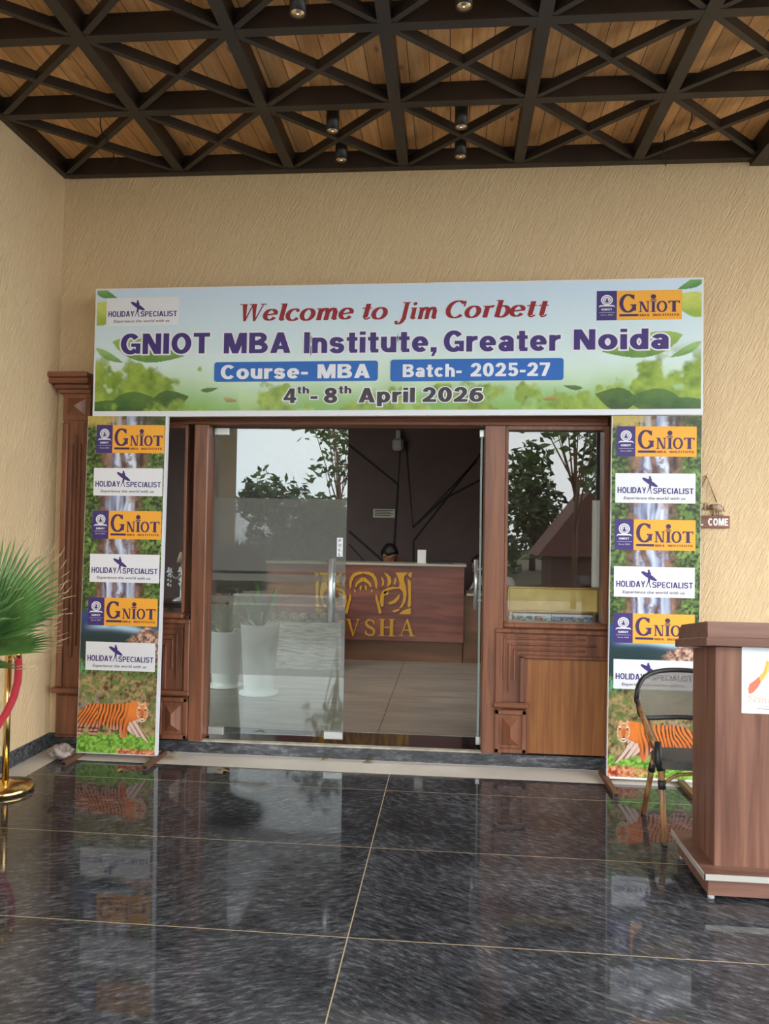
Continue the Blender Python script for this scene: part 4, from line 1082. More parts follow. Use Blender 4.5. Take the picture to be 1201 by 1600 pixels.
def paint_standee(mirror):
    def paint(img, U, V):
        Z = V * 2.2; X = U * .545
        n = fbm(X * 26, Z * 26, 2, 4); nf = fbm(X * 70, Z * 70, 8, 3); nb = fbm(X * 7, Z * 7, 31, 3)
        # foliage
        ramp(img, (nf - .3) * 1.6, (28, 44, 24), (120, 156, 72))
        put(img, sm(.55, .75, nb) * .8, (44, 66, 36))
        put(img, sm(.58, .72, n) * sm(.3, .5, nf), (150, 180, 96), .6)
        # rocks beside the fall
        c = .50 + .05 * np.sin(Z * 3.1) + (nb - .5) * .12
        hw = .24 + .05 * np.sin(Z * 2.3 + 1)
        d = np.abs(U - c)
        ramp(img, (n - .3) * 2, (70, 48, 40), (168, 128, 106), sm(hw + .14, hw + .02, d + (nf - .5) * .12))
        # water
        s = vnoise(U * 15 + (nb - .5) * 2.2, Z * 1.6, 41) * .6 + vnoise(U * 38 + (nb - .5) * 2, Z * 2.6, 43) * .4
        wm = sm(hw + .02, hw - .07, d + (n - .5) * .16)
        ramp(img, (s - .30) * 2.1, (70, 86, 140), (226, 236, 255), wm * sm(.26, .42, s + (n - .5) * .25))
        put(img, wm * sm(.66, .76, vnoise(U * 9, Z * 5, 47)) * sm(.35, .5, nf), (104, 70, 58), .7)
        # yellow bush at top
        put(img, sm(2.10, 2.17, Z + (n - .5) * .12) * sm(.55, .25, U), (206, 184, 98), .75)
        put(img, sm(2.13, 2.18, Z + (n - .5) * .1) * sm(.5, .7, U), (52, 70, 40), .7)
        # pool
        pl = sm(.935, .90, Z + (n - .5) * .03) * sm(.60, .63, Z)
        ramp(img, sm(.74, .91, Z + (n - .5) * .03), (36, 60, 62), (44, 74, 128), pl)
        gl = np.exp(-((Z - .812 - .014 * np.sin(U * 5)) / .022) ** 2) * sm(0, .3, U) * sm(1.1, .6, U)
        put(img, gl * sm(.2, .6, vnoise(U * 5, Z * 60, 51) + .25), (190, 224, 250), .9)
        rk = sm(.0, .02, .826 - 1.1 * (U - .88) ** 2 - Z + (n - .5) * .07) * sm(.56, .66, U) * sm(.55, .60, Z)
        ramp(img, (nf - .3) * 2.2, (106, 66, 56), (226, 190, 170), rk)
        # lower scene
        lw = sm(.60, .575, Z + (n - .5) * .03)
        ramp(img, (n * .5 + nf * .5 - .32) * 3.2, (70, 58, 34), (176, 156, 108), lw)
        put(img, sm(.55, .68, vnoise(X * 30, Z * 45, 91)) * lw * sm(.15, .2, Z), (96, 122, 58), .75)
        put(img, sm(.50, .56, Z + (n - .5) * .08) * lw, (128, 78, 54), .7)
        put(img, sm(.505, .54, Z + (n - .5) * .12) * lw, (44, 74, 40), .85); put(img, sm(.505, .54, Z + (n - .5) * .12) * lw * sm(.42, .6, nf), (96, 156, 82), .9)
        put(img, sm(.56, .66, vnoise(X * 55, Z * 35, 77)) * sm(.48, .53, Z) * lw * sm(.32, .1, U if not mirror else U), (96, 166, 138), .9)
        put(img, sm(.62, .74, vnoise(X * 40, Z * 40, 79)) * sm(.44, .3, Z) * sm(.22, .3, Z) * sm(.5, .2, U if not mirror else 1 - U), (152, 134, 150), .7)
        gr = sm(.135, .115, Z + (n - .5) * .05)
        ramp(img, (nf - .25) * 1.7, (62, 116, 30), (164, 214, 92), gr)
        UM = 1 - U if mirror else U
        rl = sm(.045, .03, Z + (n - .5) * .03) * sm(.45, .6, UM + (n - .5) * .3) if not mirror else sm(.07, .045, Z + (n - .5) * .035) * sm(.42, .7, UM + (n - .5) * .4)
        ramp(img, (nf - .25) * 1.8, (150, 44, 34), (240, 176, 128), rl)
        # tiger, drawn in the coordinates of the left print
        CX = 118 + UM * 762; CY = 1340 - Z / .000709
        CX = CX + 37 * (1340 - CY) / 805
        t = inpoly(CX + (n - .5) * 10, CY + (nf - .5) * 8, TIG)
        up = sm(1150, 950, CY)
        ramp(img, up * .7 + (n - .5) * .5, (206, 108, 48), (240, 140, 60), t)
        put(img, t & inpoly(CX, CY, TWHITE), (226, 200, 188), .9)
        put(img, t * sm(1060, 1110, CY) * sm(600, 520, CX), (212, 168, 150), .7)
        slant = CX + (CY - 1000) * np.where(CX < 330, .55, .25) + (nb - .5) * 60 + np.sin(CY / 40) * 8
        st = sm(.05, .55, np.sin(slant / 5.6) + (n - .5) * 1.7) * sm(1190, 1100, CY) * sm(660, 560, CX)
        put(img, t * st, (46, 22, 14), .9)
        st2 = sm(.5, .85, np.sin((CX * .9 - CY * .6) / 7.0) + (n - .5)) * sm(600, 680, CX) * sm(1020, 1050, CY)
        put(img, t * st2, (48, 30, 26), .8)
        st3 = sm(.2, .6, np.sin(CY / 5.5) + (n - .5)) * sm(360, 330, CX) * sm(1080, 1100, CY)
        put(img, t * st3, (52, 28, 20), .85)
        # head
        hd = ((CX - 765) / 56) ** 2 + ((CY - 958) / 84) ** 2
        put(img, sm(1.08, .9, hd), (226, 150, 92)); put(img, sm(1.02, .86, hd) * sm(.55, .8, hd), (238, 216, 194), .8)
        put(img, sm(1, .6, ((CX - 762) / 22) ** 2 + ((CY - 965) / 42) ** 2), (190, 92, 54), .8)
        for ex in (735, 795):
            put(img, sm(1.2, .8, ((CX - ex) / 10) ** 2 + ((CY - 935) / 7) ** 2), (60, 40, 20))
            put(img, sm(1.1, .8, ((CX - ex * .98 - 14) / 15) ** 2 + ((CY - 872) / 14) ** 2), (232, 170, 120)); put(img, sm(1.1, .8, ((CX - ex) / 12) ** 2 + ((CY - 915) / 6) ** 2), (246, 232, 212))
        put(img, sm(1.1, .8, ((CX - 760) / 26) ** 2 + ((CY - 1026) / 17) ** 2), (244, 236, 226)); put(img, sm(1.1, .8, ((CX - 760) / 13) ** 2 + ((CY - 1003) / 8) ** 2), (120, 50, 40))
        put(img, sm(1.1, .8, ((CX - 760) / 20) ** 2 + ((CY - 1026) / 4) ** 2), (50, 26, 22))
        hs = sm(.3, .8, np.sin((np.abs(CX - 765) * .8 + CY) / 4.2) + (n - .5)) * sm(1, .8, hd) * sm(.35, .6, hd)
        put(img, hs, (60, 36, 24), .55)
    return paint


def standee(label, x0, x1, dx, z0, z1, panels, mirror, battens, edge):
    t = thing('standee', label, 'standee', ((x0 + x1) / 2, -.2, 0), 'printed standees either side of the doors')
    lean = lambda a, b, c: (a + dx * c / 2.2, b, c)
    MB().box(x0, x1, BY, BY + .03, z0, z1).box(x1 - .014 if edge else x0, x1 if edge else x0 + .003, BY - .0012, BY, z0, z1).box(x0, x1, BY - .0012, BY, z0, z0 + (.012 if not edge else .004)).map(lean).build('frame', 'white', t)
    print_grid('printed_face', t, x0 + (.002 if edge else .003), x1 - (.014 if edge else .002), z0 + (.004 if edge else .012), z1, BY - .0006, 170, 680, paint_standee(mirror), lean)
    for kind, tl, br in panels: ppx(kind, tl, br, t, BY)
    for xb in battens:
        m = MB(); yb0, yb1 = -.50 if mirror else -.39, -.06
        m.box(xb - .0165, xb + .0165, yb0, yb1, .001, .031)
        o = m.build('foot_batten', 'batten', t)
        MB().box(xb - .011, xb + .011, yb0 - .001, yb0 + .0, .006, .026).build('end_shade_plate', 'groove', o)  # dark plate on the solid end, painted shade of a tube's inside
    return t


standee('tall standee of a waterfall and a tiger walking right, left of the doors', -2.406, -1.868, .02, .032, 2.224,
        [('g', (151.5, 664), (256.5, 708.5)), ('h', (147, 731), (253.5, 775.5)), ('g', (145, 797.5), (251.5, 843.5)), ('h', (141, 865), (248.5, 911.5)), ('g', (138, 933), (245.5, 979.5)), ('h', (134.5, 1002), (242, 1050))], False, (-2.392, -1.868), True)
standee('tall standee of a waterfall and a tiger walking left, behind the grey chair', .962, 1.50, .012, .018, 2.238,
        [('g', (963, 666), (1088, 714)), ('h', (961, 739), (1086, 787)), ('g', (960, 811), (1086, 861)), ('h', (959, 884.5), (1085, 935)), ('g', (958.5, 957.5), (1085, 1007.5)), ('h', (958, 1029.5), (1084, 1080))], True, (.955, 1.40), False)

# ================================================================== PORCH OBJECTS
lamp_first = None
for lab, x, y in (('front', -.735, -1.62), ('front', .02, -1.62), ('mid', -.735, -.60), ('mid', .02, -.60), ('back', -.735, -.25), ('back', .02, -.25)):
    side = 'left' if x < -.3 else 'right'
    label = 'black cylinder spotlight, %s of the %s row in the ceiling lattice' % (side, {'front': 'foremost', 'mid': 'middle', 'back': 'rearmost'}[lab])
    loc = (x, y, 3.855)
    if lamp_first is None:
        lamp_first = t = thing('ceiling_spotlight', label, 'ceiling light', loc, 'cylinder spotlights between the lattice beams')
        prof = [(.030, .03), (.0335, .0), (.038, .0), (.038, .155), (.0, .155)]
        MB().lathe(prof, loc, 24).build('housing', 'black', t)
        MB().lathe([(.0, .028), (.012, .026), (.030, .003), (.0332, .001), (.0332, .0005)], loc, 24).build('reflector', 'lampin', t)
        bm_ = mat('warm_lamp_glow', (1, 1, 1, 1)); bb = bm_.node_tree.nodes['Principled BSDF']; bb.inputs['Emission Color'].default_value = (1, .82, .66, 1); bb.inputs['Emission Strength'].default_value = 1.6
        MB().ell((x, y, loc[2] + .010), (.016, .016, .010), 12, 8).build('bulb', bm_, t)
    else:
        copy_thing(lamp_first, loc, label)
wl = [('thin loose wire dangling from the planks near the left wall', [(-2.15, -.62, 4.01), (-2.15, -.62, 3.93), (-2.13, -.63, 3.86), (-2.10, -.63, 3.84), (-2.10, -.64, 3.80)]),
      ('knotted loose wire hanging in the cell at the left wall corner', [(-2.25, -.22, 4.01), (-2.25, -.22, 3.93), (-2.22, -.23, 3.88), (-2.26, -.23, 3.87), (-2.22, -.23, 3.91)]),
      ('thin loose wire dangling from the planks near the right edge beam', [(1.35, -.50, 4.01), (1.35, -.50, 3.92), (1.33, -.50, 3.86), (1.37, -.5, 3.84)]),
      ('looped loose wire hanging over the right end of the front wall', [(1.28, -.18, 4.01), (1.28, -.18, 3.90), (1.26, -.18, 3.85), (1.29, -.18, 3.80), (1.30, -.18, 3.86)])]
for lb, p in wl: tag(MB().tube(p, .004, 6).build('loose_wire', 'black'), lb, 'wire', 'loose wires hanging from the ceiling')

# stanchion and rope
SX, SY = -2.492, -.85
t = thing('stanchion', 'polished brass stanchion post on a round base beside the left wall', 'stanchion', (SX, SY, 0))
MB().lathe([(.0, .001), (.15, .001), (.152, .02), (.145, .035), (.05, .05), (.03, .06), (.0, .06)], (SX, SY, 0), 40).build('base', 'gold', t)
MB().lathe([(.0, .05), (.019, .05), (.019, .80), (.0, .80)], (SX, SY, 0), 20).build('post', 'gold', t)
m = MB().lathe([(.0, .79), (.030, .79), (.030, .80), (.026, .81), (.026, .825), (.032, .83), (.032, .835), (.016, .845), (.022, .86), (.020, .875), (.0, .88)], (SX, SY, 0), 24)
m.build('finial', 'gold', t)
MB().tube([(SX + .024, SY, .812), (SX + .05, SY, .815), (SX + .055, SY, .805)], .006, 8).build('ring', 'gold', t)
pts = [(SX + .052, SY, .765)] + [tuple(q) for q in [(SX + .060, SY, .70), (SX + .066, SY - .015, .62), (SX + .058, SY - .035, .54), (SX + .040, SY - .07, .46), (SX + .015, SY - .13, .38), (SX - .01, SY - .25, .30), (SX - .03, SY - .55, .25), (SX - .03, SY - .8, .34), (SX - .03, SY - 1.0, .55), (SX - .03, SY - 1.07, .76)]]
t = thing('velvet_rope', 'red velvet barrier rope hanging from the brass stanchion', 'rope', (SX + .05, SY, .28))
MB().tube(pts, .021, 12).build('rope', 'velvet', t)
MB().tube([(SX + .052, SY, .81), (SX + .052, SY, .795), (SX + .052, SY, .79), (SX + .052, SY, .75)], [.008, .009, .02, .023], 14).build('end_cap', 'gold', t)
t2 = thing('stanchion', 'brass stanchion at the near end of the red velvet rope', 'stanchion', (SX - .05, SY - 1.1, 0))
MB().lathe([(.0, .001), (.15, .001), (.152, .02), (.145, .035), (.05, .05), (.03, .06), (.0, .06)], (SX - .05, SY - 1.1, 0), 40).build('base', 'gold', t2)
MB().lathe([(.0, .05), (.019, .05), (.019, .80), (.03, .80), (.03, .83), (.016, .845), (.02, .87), (.0, .88)], (SX - .05, SY - 1.1, 0), 20).build('post', 'gold', t2)

# potted fan palm, just left of the frame, its fronds reaching in
PX, PY = -2.10, -1.86
t = thing('potted_fan_palm', 'green fan palm in a white pot, fronds reaching in from the left', 'palm', (PX, PY, 0))
MB().lathe([(.0, .001), (.115, .001), (.12, .02), (.155, .50), (.165, .52), (.16, .53), (.145, .52), (.14, .46), (.0, .46)], (PX, PY, 0), 32).build('pot', 'pot', t)
MB().lathe([(.0, .461), (.139, .461), (.11, .475), (.0, .48)], (PX, PY, 0), 20).build('soil', 'soil', t)
MB().tube([(PX, PY, .47), (PX + .01, PY, .62), (PX, PY, .78)], [.045, .04, .05], 12).build('trunk', 'bark', t)


def frond(hub, d, nrm, R, spread, n, seed):
    rnd = random.Random(seed); hub = Vector(hub); d = Vector(d).normalized(); nrm = Vector(nrm); nrm = (nrm - d * nrm.dot(d)).normalized(); side = d.cross(nrm)
    m = MB(); base = Vector((PX, PY, .78))
    mid = (base + hub) / 2 + Vector((0, 0, .06))
    m.tube([base, mid, hub], [.008, .006, .006], 6)
    for i in range(n):
        a = math.radians(-spread + 2 * spread * (i + .5) / n); L = R * (1 - .22 * abs(a / math.radians(spread)) ** 2) * rnd.uniform(.93, 1.04)
        u = d * math.cos(a) + side * math.sin(a); wv = (side * math.cos(a) - d * math.sin(a))
        wd = R * math.radians(2 * spread) / n * .62
        ft = .6
        p1 = hub + u * L * ft; p2 = hub + u * L * .85 - nrm * L * .03; p3 = hub + u * L - nrm * L * .07 + wv * rnd.uniform(-.02, .02)
        fold = nrm * wd * .35
        h = wd * ft * 1.05
        vs = [hub, p1 - wv * h, p1 + fold, p1 + wv * h, p2 - wv * h * .5, p2 + fold * .5, p2 + wv * h * .5, p3]
        m.add(vs, [(0, 1, 2), (0, 2, 3), (1, 4, 5, 2), (2, 5, 6, 3)], 0); m.add([p2 - wv * h * .5, p2 + fold * .5, p2 + wv * h * .5, p3], [(0, 3, 1), (1, 3, 2)], 0)
        q = p3 + u * .05 + Vector((rnd.uniform(-.02, .02), rnd.uniform(-.02, .02), rnd.uniform(-.02, .02)))
        m.tube([p3 - u * .01, q], [.0016, .0006], 4, 1)
    return m


fr_ = [((-1.985, -1.86, 1.01), (.34, .05, .92), (.1, -1, .25), .44, 50, 27), ((-1.955, -1.84, 1.0), (.82, .05, .58), (-.2, -.75, .6), .31, 26, 11),
       ((-2.10, -1.95, 1.02), (.05, -.3, 1), (0, -1, -.1), .42, 70, 24), ((-2.24, -1.86, .98), (-.6, 0, .75), (0, -1, .3), .34, 60, 20), ((-2.12, -1.72, 1.0), (-.05, .55, .8), (1, .2, .2), .36, 70, 20),
       ((-2.02, -2.0, .9), (.35, -.75, .4), (0, .3, 1), .36, 65, 20), ((-2.2, -2.0, .9), (-.35, -.75, .4), (0, .3, 1), .30, 65, 18), ((-2.1, -1.7, .9), (.2, .8, .25), (0, -.2, 1), .34, 60, 18)]
for k, (h, d, nn, R, sp_, n_) in enumerate(fr_): frond(h, d, nn, R, sp_, n_, k).build('frond', ['palmleaf', 'palmtip'], t)

# stone holding the standee's foot
m = MB().ell((-2.488, -.24, .048), (.078, .055, .046), 20, 12)
rs = random.Random(4)
m.map(lambda a, b, c: (a + .012 * math.sin(c * 90 + b * 50), b + .008 * math.sin(a * 80 + c * 40), max(c + .007 * math.sin(a * 70 + b * 90), .001)))
tag(m.build('stone', 'stone'), 'rough whitish stone lump on the cream border beside the left standee', 'stone')

# fallen leaves
def leaf(name, x, y, z, L, W, ang, mt, label):
    m = MB(); a = math.radians(ang); n = 7; vs = []
    for i in range(n):
        u = i / (n - 1); wv = W * math.sin(PI * u ** .8) * .5 + .0004; cz = .004 + .018 * math.sin(u * 3) * (L / .1) * .5
        for s, dz in ((-1, .006), (0, 0), (1, .008)):
            lx, ly = L * (u - .5), s * wv
            vs.append((x + lx * math.cos(a) - ly * math.sin(a), y + lx * math.sin(a) + ly * math.cos(a), z + cz + abs(s) * dz * math.sin(PI * u)))
    F = []
    for i in range(n - 1):
        for k in (0, 1): F.append((3 * i + k, 3 * i + k + 1, 3 * i + k + 4, 3 * i + k + 3))
    zmin = min(v[2] for v in vs); vs = [(p, q, r - zmin + z + .0012) for p, q, r in vs]
    m.add(vs, F, 0, True); o = m.build(name, mt); tag(o, label, 'leaf', 'fallen leaves near the step')
    md = o.modifiers.new('thickness', 'SOLIDIFY'); md.thickness = .0012; md.offset = 1


leaf('dry_leaf', -2.01, -.42, 0, .05, .03, 70, 'leafdry', 'small curled yellow leaf on black floor before the left standee')
leaf('dry_leaf', -1.387, -.365, 0, .10, .04, 10, 'leafdry', 'large yellow leaf on the black floor before the left door post')
leaf('dry_leaf', -1.80, -.155, .0005, .10, .025, 8, 'leafdry', 'long brownish leaf on the cream border right of the left standee')
leaf('dry_leaf', -1.822, -.02, .0005, .05, .03, 0, 'leafdry', 'small tan leaf against the step right of the left standee')
leaf('fallen_leaf', -.515, -.045, .0005, .07, .035, 5, 'leafgreen', 'green-yellow leaf on the cream border below the open doorway')
leaf('dry_leaf', -.80, -.03, .0005, .05, .025, 20, 'leafdry', 'small dry leaf on the cream border below the left glass door')

# hanging sign with an elephant
t = thing('hanging_sign', 'small wooden hanging sign with elephant figure on the cream wall', 'sign', (1.6, -.012, 1.555))
sx0, sx1, sz0, sz1 = 1.455, 1.743, 1.556, 1.635
MB().box(sx0, sx1, -.018, -.003, sz0, sz1, 0, .003).build('board', 'signwood', t)
for s_, xa, xb in (('WEL', 1.468, 1.580), ('COME', 1.610, 1.732)):
    m = MB(); sans(m, s_, xa, xb, 1.572, 1.618, -.0192, 0); m.build('lettering', 'paperwhite', t)
m = MB().tube([(1.520, -.012, 1.70), (1.600, -.012, 1.885), (1.663, -.012, 1.72)], .004, 6); m.build('string', 'rope', t)
for s in (-1, 1):
    cx = 1.60 + s * .07; m = MB(); yy = -.012
    m.ell((cx, yy, 1.683), (.034, .018, .026), 14, 10).ell((cx - s * .035 * -1 * -1, yy, 1.690), (.018, .015, .018), 12, 8)
    m.tube([(cx - s * .048, yy, 1.690), (cx - s * .058, yy, 1.672), (cx - s * .06, yy, 1.700), (cx - s * .066, yy, 1.715)], [.009, .007, .006, .004], 8)
    for lx in (-.022, -.008, .01, .024): m.tube([(cx + lx, yy, 1.672), (cx + lx, yy, 1.6353)], [.009, .008], 8)
    m.ell((cx - s * .028, yy - .014, 1.692), (.012, .005, .016), 10, 8); m.tube([(cx + s * .033, yy, 1.69), (cx + s * .04, yy, 1.66)], .003, 6)
    m.build('elephant', 'pewter', t)
MB().tube([(1.6, 0.0, 1.885), (1.6, -.02, 1.887)], .004, 8).build('nail', 'chrome', t)

# lectern
t = thing('lectern', 'brown walnut laminate lectern with stepped top and plinth at the right edge', 'lectern', (1.36, -1.48, 0))
LX0, LX1 = 1.125, 1.60
MB().prism([(-1.62, .112), (-1.32, .112), (-1.32, .984), (-1.62, 1.032)], LX0, LX1, 'x').build('body', 'laminate', t)
tilt_ = lambda a, b, c: (a, b, c - (b + 1.69) * .16)
m = MB().box(1.058, 1.667, -1.71, -1.245, .092, .112); m.build('plinth_board', 'laminatex', t)
m = MB().box(1.053, 1.672, -1.716, -1.7102, .090, .114).box(1.0525, 1.0578, -1.716, -1.242, .090, .114).box(1.667, 1.672, -1.716, -1.242, .09, .114); m.build('edge_band', 'alu', t)
MB().box(1.078, 1.648, -1.69, -1.262, .018, .092).build('plinth', 'laminatex', t)
for x in (1.095, 1.63):
    for y in (-1.67, -1.285): MB().lathe([(.0, .0), (.014, .0), (.014, .02), (.0, .02)], (x, y, 0), 14).build('foot', 'grey', t)
MB().box(1.062, 1.663, -1.695, -1.25, 1.046, 1.083, 0, .003).map(tilt_).build('top_board', 'laminatex', t)
m = MB().prism([(-1.685, 1.0832), (-1.68, 1.148), (-1.32, 1.148), (-1.285, 1.13), (-1.272, 1.0832)], 1.072, 1.653, 'x').map(tilt_); m.build('raised_top', 'laminatex', t)
# poster on it
t = thing('greeting_poster', 'white greeting poster with folded hands drawn in orange on the lectern front', 'poster', (1.342, -1.622, .752))
po0, po1, pz0, pz1 = 1.232, 1.445, .757, 1.038
MB().box(po0, po1, -1.6225, -1.6203, pz0, pz1).build('sheet', 'paperwhite', t)
pc = (po0 + po1) / 2 + .0
m = MB()
for s in (-1, 1):
    A = lambda x, z: (pc + s * x, z)
    m.flat([A(.000, .975), A(.006, .985), A(.012, .955), A(.020, .932), A(.035, .915), A(.028, .890), A(.010, .915), A(.002, .935)], -1.6232, 0)
    m.flat([A(.036, .914), A(.050, .900), A(.075, .880), A(.081, .860), A(.077, .838), A(.060, .845), A(.040, .868), A(.029, .889)], -1.6232, 1)
m.build('folded_hands_drawing', [mat('amber_ink', srgb(232, 178, 70), .5), mat('salmon_ink', srgb(206, 118, 92), .5)], t)
m = MB(); write(m, 'Namaste', pc - .078, pc + .078, .803, .833, -1.6232, 0, -.012); m.build('lettering', mat('copper_ink', srgb(214, 164, 128), .5), t)
m = MB().flat([(pc - .02, .787), (pc + .02, .787), (pc + .02, .789), (pc - .02, .789)], -1.6232).flat([(pc - .045, .776), (pc + .045, .776), (pc + .045, .7785), (pc - .045, .7785)], -1.6232); m.build('small_print', 'greytext', t)

# chair facing the camera, behind the lectern
CX = 1.235
t = thing('bistro_chair', 'bistro armchair with grey mesh back and bamboo-look frame behind lectern', 'chair', (CX, -.95, 0))


def leg(p, q, name='leg'):
    p = Vector(p); q = Vector(q); m = MB().tube([p, q], [.0165, .013], 12)
    o = m.build(name, 'bamboo', t)
    d = (q - p).normalized(); MB().tube([q - d * .012, q], [.0145, .0145], 12).build('foot_cap', 'blackplastic', o)
    k = p + (q - p) * .24; MB().tube([k - d * .022, k + d * .022], .0185, 12).build('collar', 'blackplastic', o)
    return o


SEATZ = .415
for s in (-1, 1):
    leg((CX + s * .20, -1.125, SEATZ - .035), (CX + s * .187, -1.155, .001)); leg((CX + s * .155, -.84, SEATZ - .05), (CX + s * .185, -.735, .001))
m = MB()
prof = []
def seat_outline(r=0.0):
    pts = []
    w0, w1 = .215 + r, .19 + r; y0, y1 = -1.165 - r, -.80 + r
    for cx, cy, a0, rr in ((CX + w0 - .07, y0 + .07, -90, .07), (CX + w1 - .12, y1 - .12, 0, .12), (CX - w1 + .12, y1 - .12, 90, .12), (CX - w0 + .07, y0 + .07, 180, .07)):
        pts += arc(cx, cy, rr, rr, a0, a0 + 90, 6)
    return pts


o1, o2 = seat_outline(), seat_outline(-.012)
nz_ = len(o1); tilt = lambda y: -.035 * (y + 1.165) / .36
vs = [(a, b, SEATZ - .045 + tilt(b)) for a, b in o1] + [(a, b, SEATZ - .006 + tilt(b)) for a, b in o1] + [(a, b, SEATZ + .004 + tilt(b)) for a, b in o2]
m.add(vs, [tuple(range(nz_))[::-1], tuple(range(2 * nz_, 3 * nz_))] + [(k * nz_ + i, k * nz_ + (i + 1) % nz_, (k + 1) * nz_ + (i + 1) % nz_, (k + 1) * nz_ + i) for k in (0, 1) for i in range(nz_)])
m.build('seat', 'cushion', t)


def backpt(u, v):            # u -1..1 round the back, v 0..1 up; wraps forward at the sides
    a = u * 1.18; R = .285
    zc = .662 - .03 * u * u; hh = .116 * math.sqrt(max(0, 1 - (abs(u)) ** 3.2)) + .004
    return (CX + R * math.sin(a) * .99, -.975 + .20 * math.cos(a) + (v - .5) * .05, zc + (v - .5) * 2 * hh)


m = MB(); NU, NV = 30, 8
m.add([backpt(-1 + 2 * i / NU, j / NV) for j in range(NV + 1) for i in range(NU + 1)], [(j * (NU + 1) + i, j * (NU + 1) + i + 1, (j + 1) * (NU + 1) + i + 1, (j + 1) * (NU + 1) + i) for j in range(NV) for i in range(NU)], 0, True)
o = m.build('backrest', 'mesh', t); o['label'] = 'see-through grey woven mesh backrest'
loop = [backpt(-1 + 2 * i / 30, 1) for i in range(31)] + [backpt(1 - 2 * i / 30, 0) for i in range(31)]
MB().tube(loop + [loop[0]], .0125, 10).build('back_rim', 'blackplastic', t)
for s in (-1, 1):
    e = backpt(s * .93, .3); e2 = backpt(s * .97, .55)
    MB().tube([e2, (CX + s * .258, -1.03, .565), (CX + s * .235, -1.09, .49), (CX + s * .213, -1.118, .46)], .0125, 10).build('arm_tube', 'bamboo', t)
    MB().tube([e, (CX + s * .245, -1.02, .55), (CX + s * .224, -1.075, .48), (CX + s * .205, -1.10, .455)], .0125, 10).build('arm_tube', 'bamboo', t)
    MB().tube([(CX + s * .213, -1.118, .49), (CX + s * .212, -1.122, .40), (CX + s * .20, -1.125, SEATZ - .06)], [.016, .018, .02], 10).build('corner_joint', 'blackplastic', t)
    b0 = backpt(s * .62, .02)
    for k in (0, 1): MB().tube([(b0[0] + s * k * .022, b0[1], b0[2]), (CX + s * (.145 + .02 * k), -.835, SEATZ - .03)], .0095, 8).build('back_support', 'bamboo', t)
    MB().tube([(CX + s * .198, -1.13, .285), (CX + s * .15, -1.0, .335), (CX + s * .16, -.82, .30)], .009, 8).build('stretcher', 'bamboo', t)
MB().tube([(CX - .197, -1.13, .29), (CX - .12, -1.12, .335), (CX, -1.115, .345), (CX + .12, -1.12, .335), (CX + .197, -1.13, .29)], .009, 8).build('stretcher', 'bamboo', t)

# ================================================================== LOBBY
DYF = 3.3
t = thing('reception_desk', 'long reception desk with reddish wood front and gold tiger emblem', 'desk', (-1.2, 3.6, .09))
MB().box(-2.02, .14, DYF, DYF + .04, .315, 1.128).build('front_panel', 'deskwood', t)
MB().box(-2.0, .13, DYF + .05, DYF + .42, .0905, 1.128).build('carcass', 'deskside', t)
MB().box(-2.04, .165, DYF - .02, DYF + .45, 1.129, 1.155, 0, .004).build('countertop', 'counter', t)
gy0, gy1 = DYF - .012, DYF - .0003


def lg(a, b):                 # crop position of the photograph's emblem -> plane of the desk front
    return pxy(470 + a / 4.141, 860 + b / 4.141, DYF)


HALF = [
    [(405, 137), (440, 138), (468, 148), (488, 175), (496, 210), (492, 250), (482, 240), (478, 205), (462, 172), (440, 158), (405, 150)],
    [(405, 180), (412, 172), (430, 188), (450, 208), (458, 230), (452, 240), (440, 220), (420, 205), (405, 200)],
    [(412, 232), (420, 225), (428, 240), (425, 262), (418, 255)], [(452, 262), (466, 246), (462, 270), (452, 272)],
    [(484, 282), (494, 290), (500, 320), (512, 360), (522, 405), (506, 410), (492, 350), (482, 315)],
    [(517, 168), (530, 178), (540, 200), (536, 222), (524, 232), (528, 205)], [(536, 142), (560, 152), (580, 172), (586, 200), (574, 225), (556, 236), (564, 205), (556, 172)], [(606, 182), (614, 172), (618, 198), (610, 225), (600, 218)],
    [(612, 143), (692, 143), (668, 170), (665, 190), (678, 230), (684, 280), (676, 330), (655, 368), (636, 372), (656, 340), (664, 300), (660, 268), (640, 248), (600, 248), (570, 258), (545, 280), (536, 310), (534, 360), (520, 364), (510, 330), (514, 290), (530, 260), (560, 242), (600, 235), (632, 240), (640, 215), (630, 180)],
    [(535, 275), (545, 262), (560, 262), (570, 275), (560, 288), (544, 288)], [(560, 340), (600, 322), (630, 290), (640, 282), (636, 310), (610, 340), (575, 350)],
    [(700, 143), (718, 143), (716, 165), (712, 178), (692, 160)], [(690, 185), (712, 200), (712, 355), (700, 370), (690, 360), (696, 300)], [(636, 412), (660, 388), (700, 375), (712, 372), (710, 412)], [(590, 390), (625, 380), (645, 376), (630, 392), (600, 400)]]
m = MB(); CXL = 404
for poly in HALF:
    for s in (1, -1):
        q = [lg(a if s > 0 else 2 * CXL - a, b) for a, b in poly]
        if s < 0: q = q[::-1]
        m.prism(q, gy0, gy1, 'y')
m.build('tiger_emblem', 'goldpaint', t)
m = MB()
for ch, a, b in (('V', 290, 385), ('S', 414, 482), ('H', 504, 608), ('A', 632, 738)):
    x0, z0 = lg(a, 553); x1, z1 = lg(b, 445)
    f = fit(SG[ch][0], x0, x1, z0, z1, gy0)
    for fc in f.f: m.prism([(f.v[i][0], f.v[i][2]) for i in fc], f.v[fc[0]][1], gy1, 'y')
m.build('gold_lettering', 'goldpaint', t)
t = thing('side_counter', 'lower brown side counter right of the reception desk', 'counter', (.8, 3.6, .09))
MB().box(.142, 1.55, DYF + .06, DYF + .42, .0905, .815).build('carcass', 'deskside', t)
MB().box(.168, 1.58, DYF + .02, DYF + .54, .816, .842, 0, .004).build('countertop', 'counter', t)
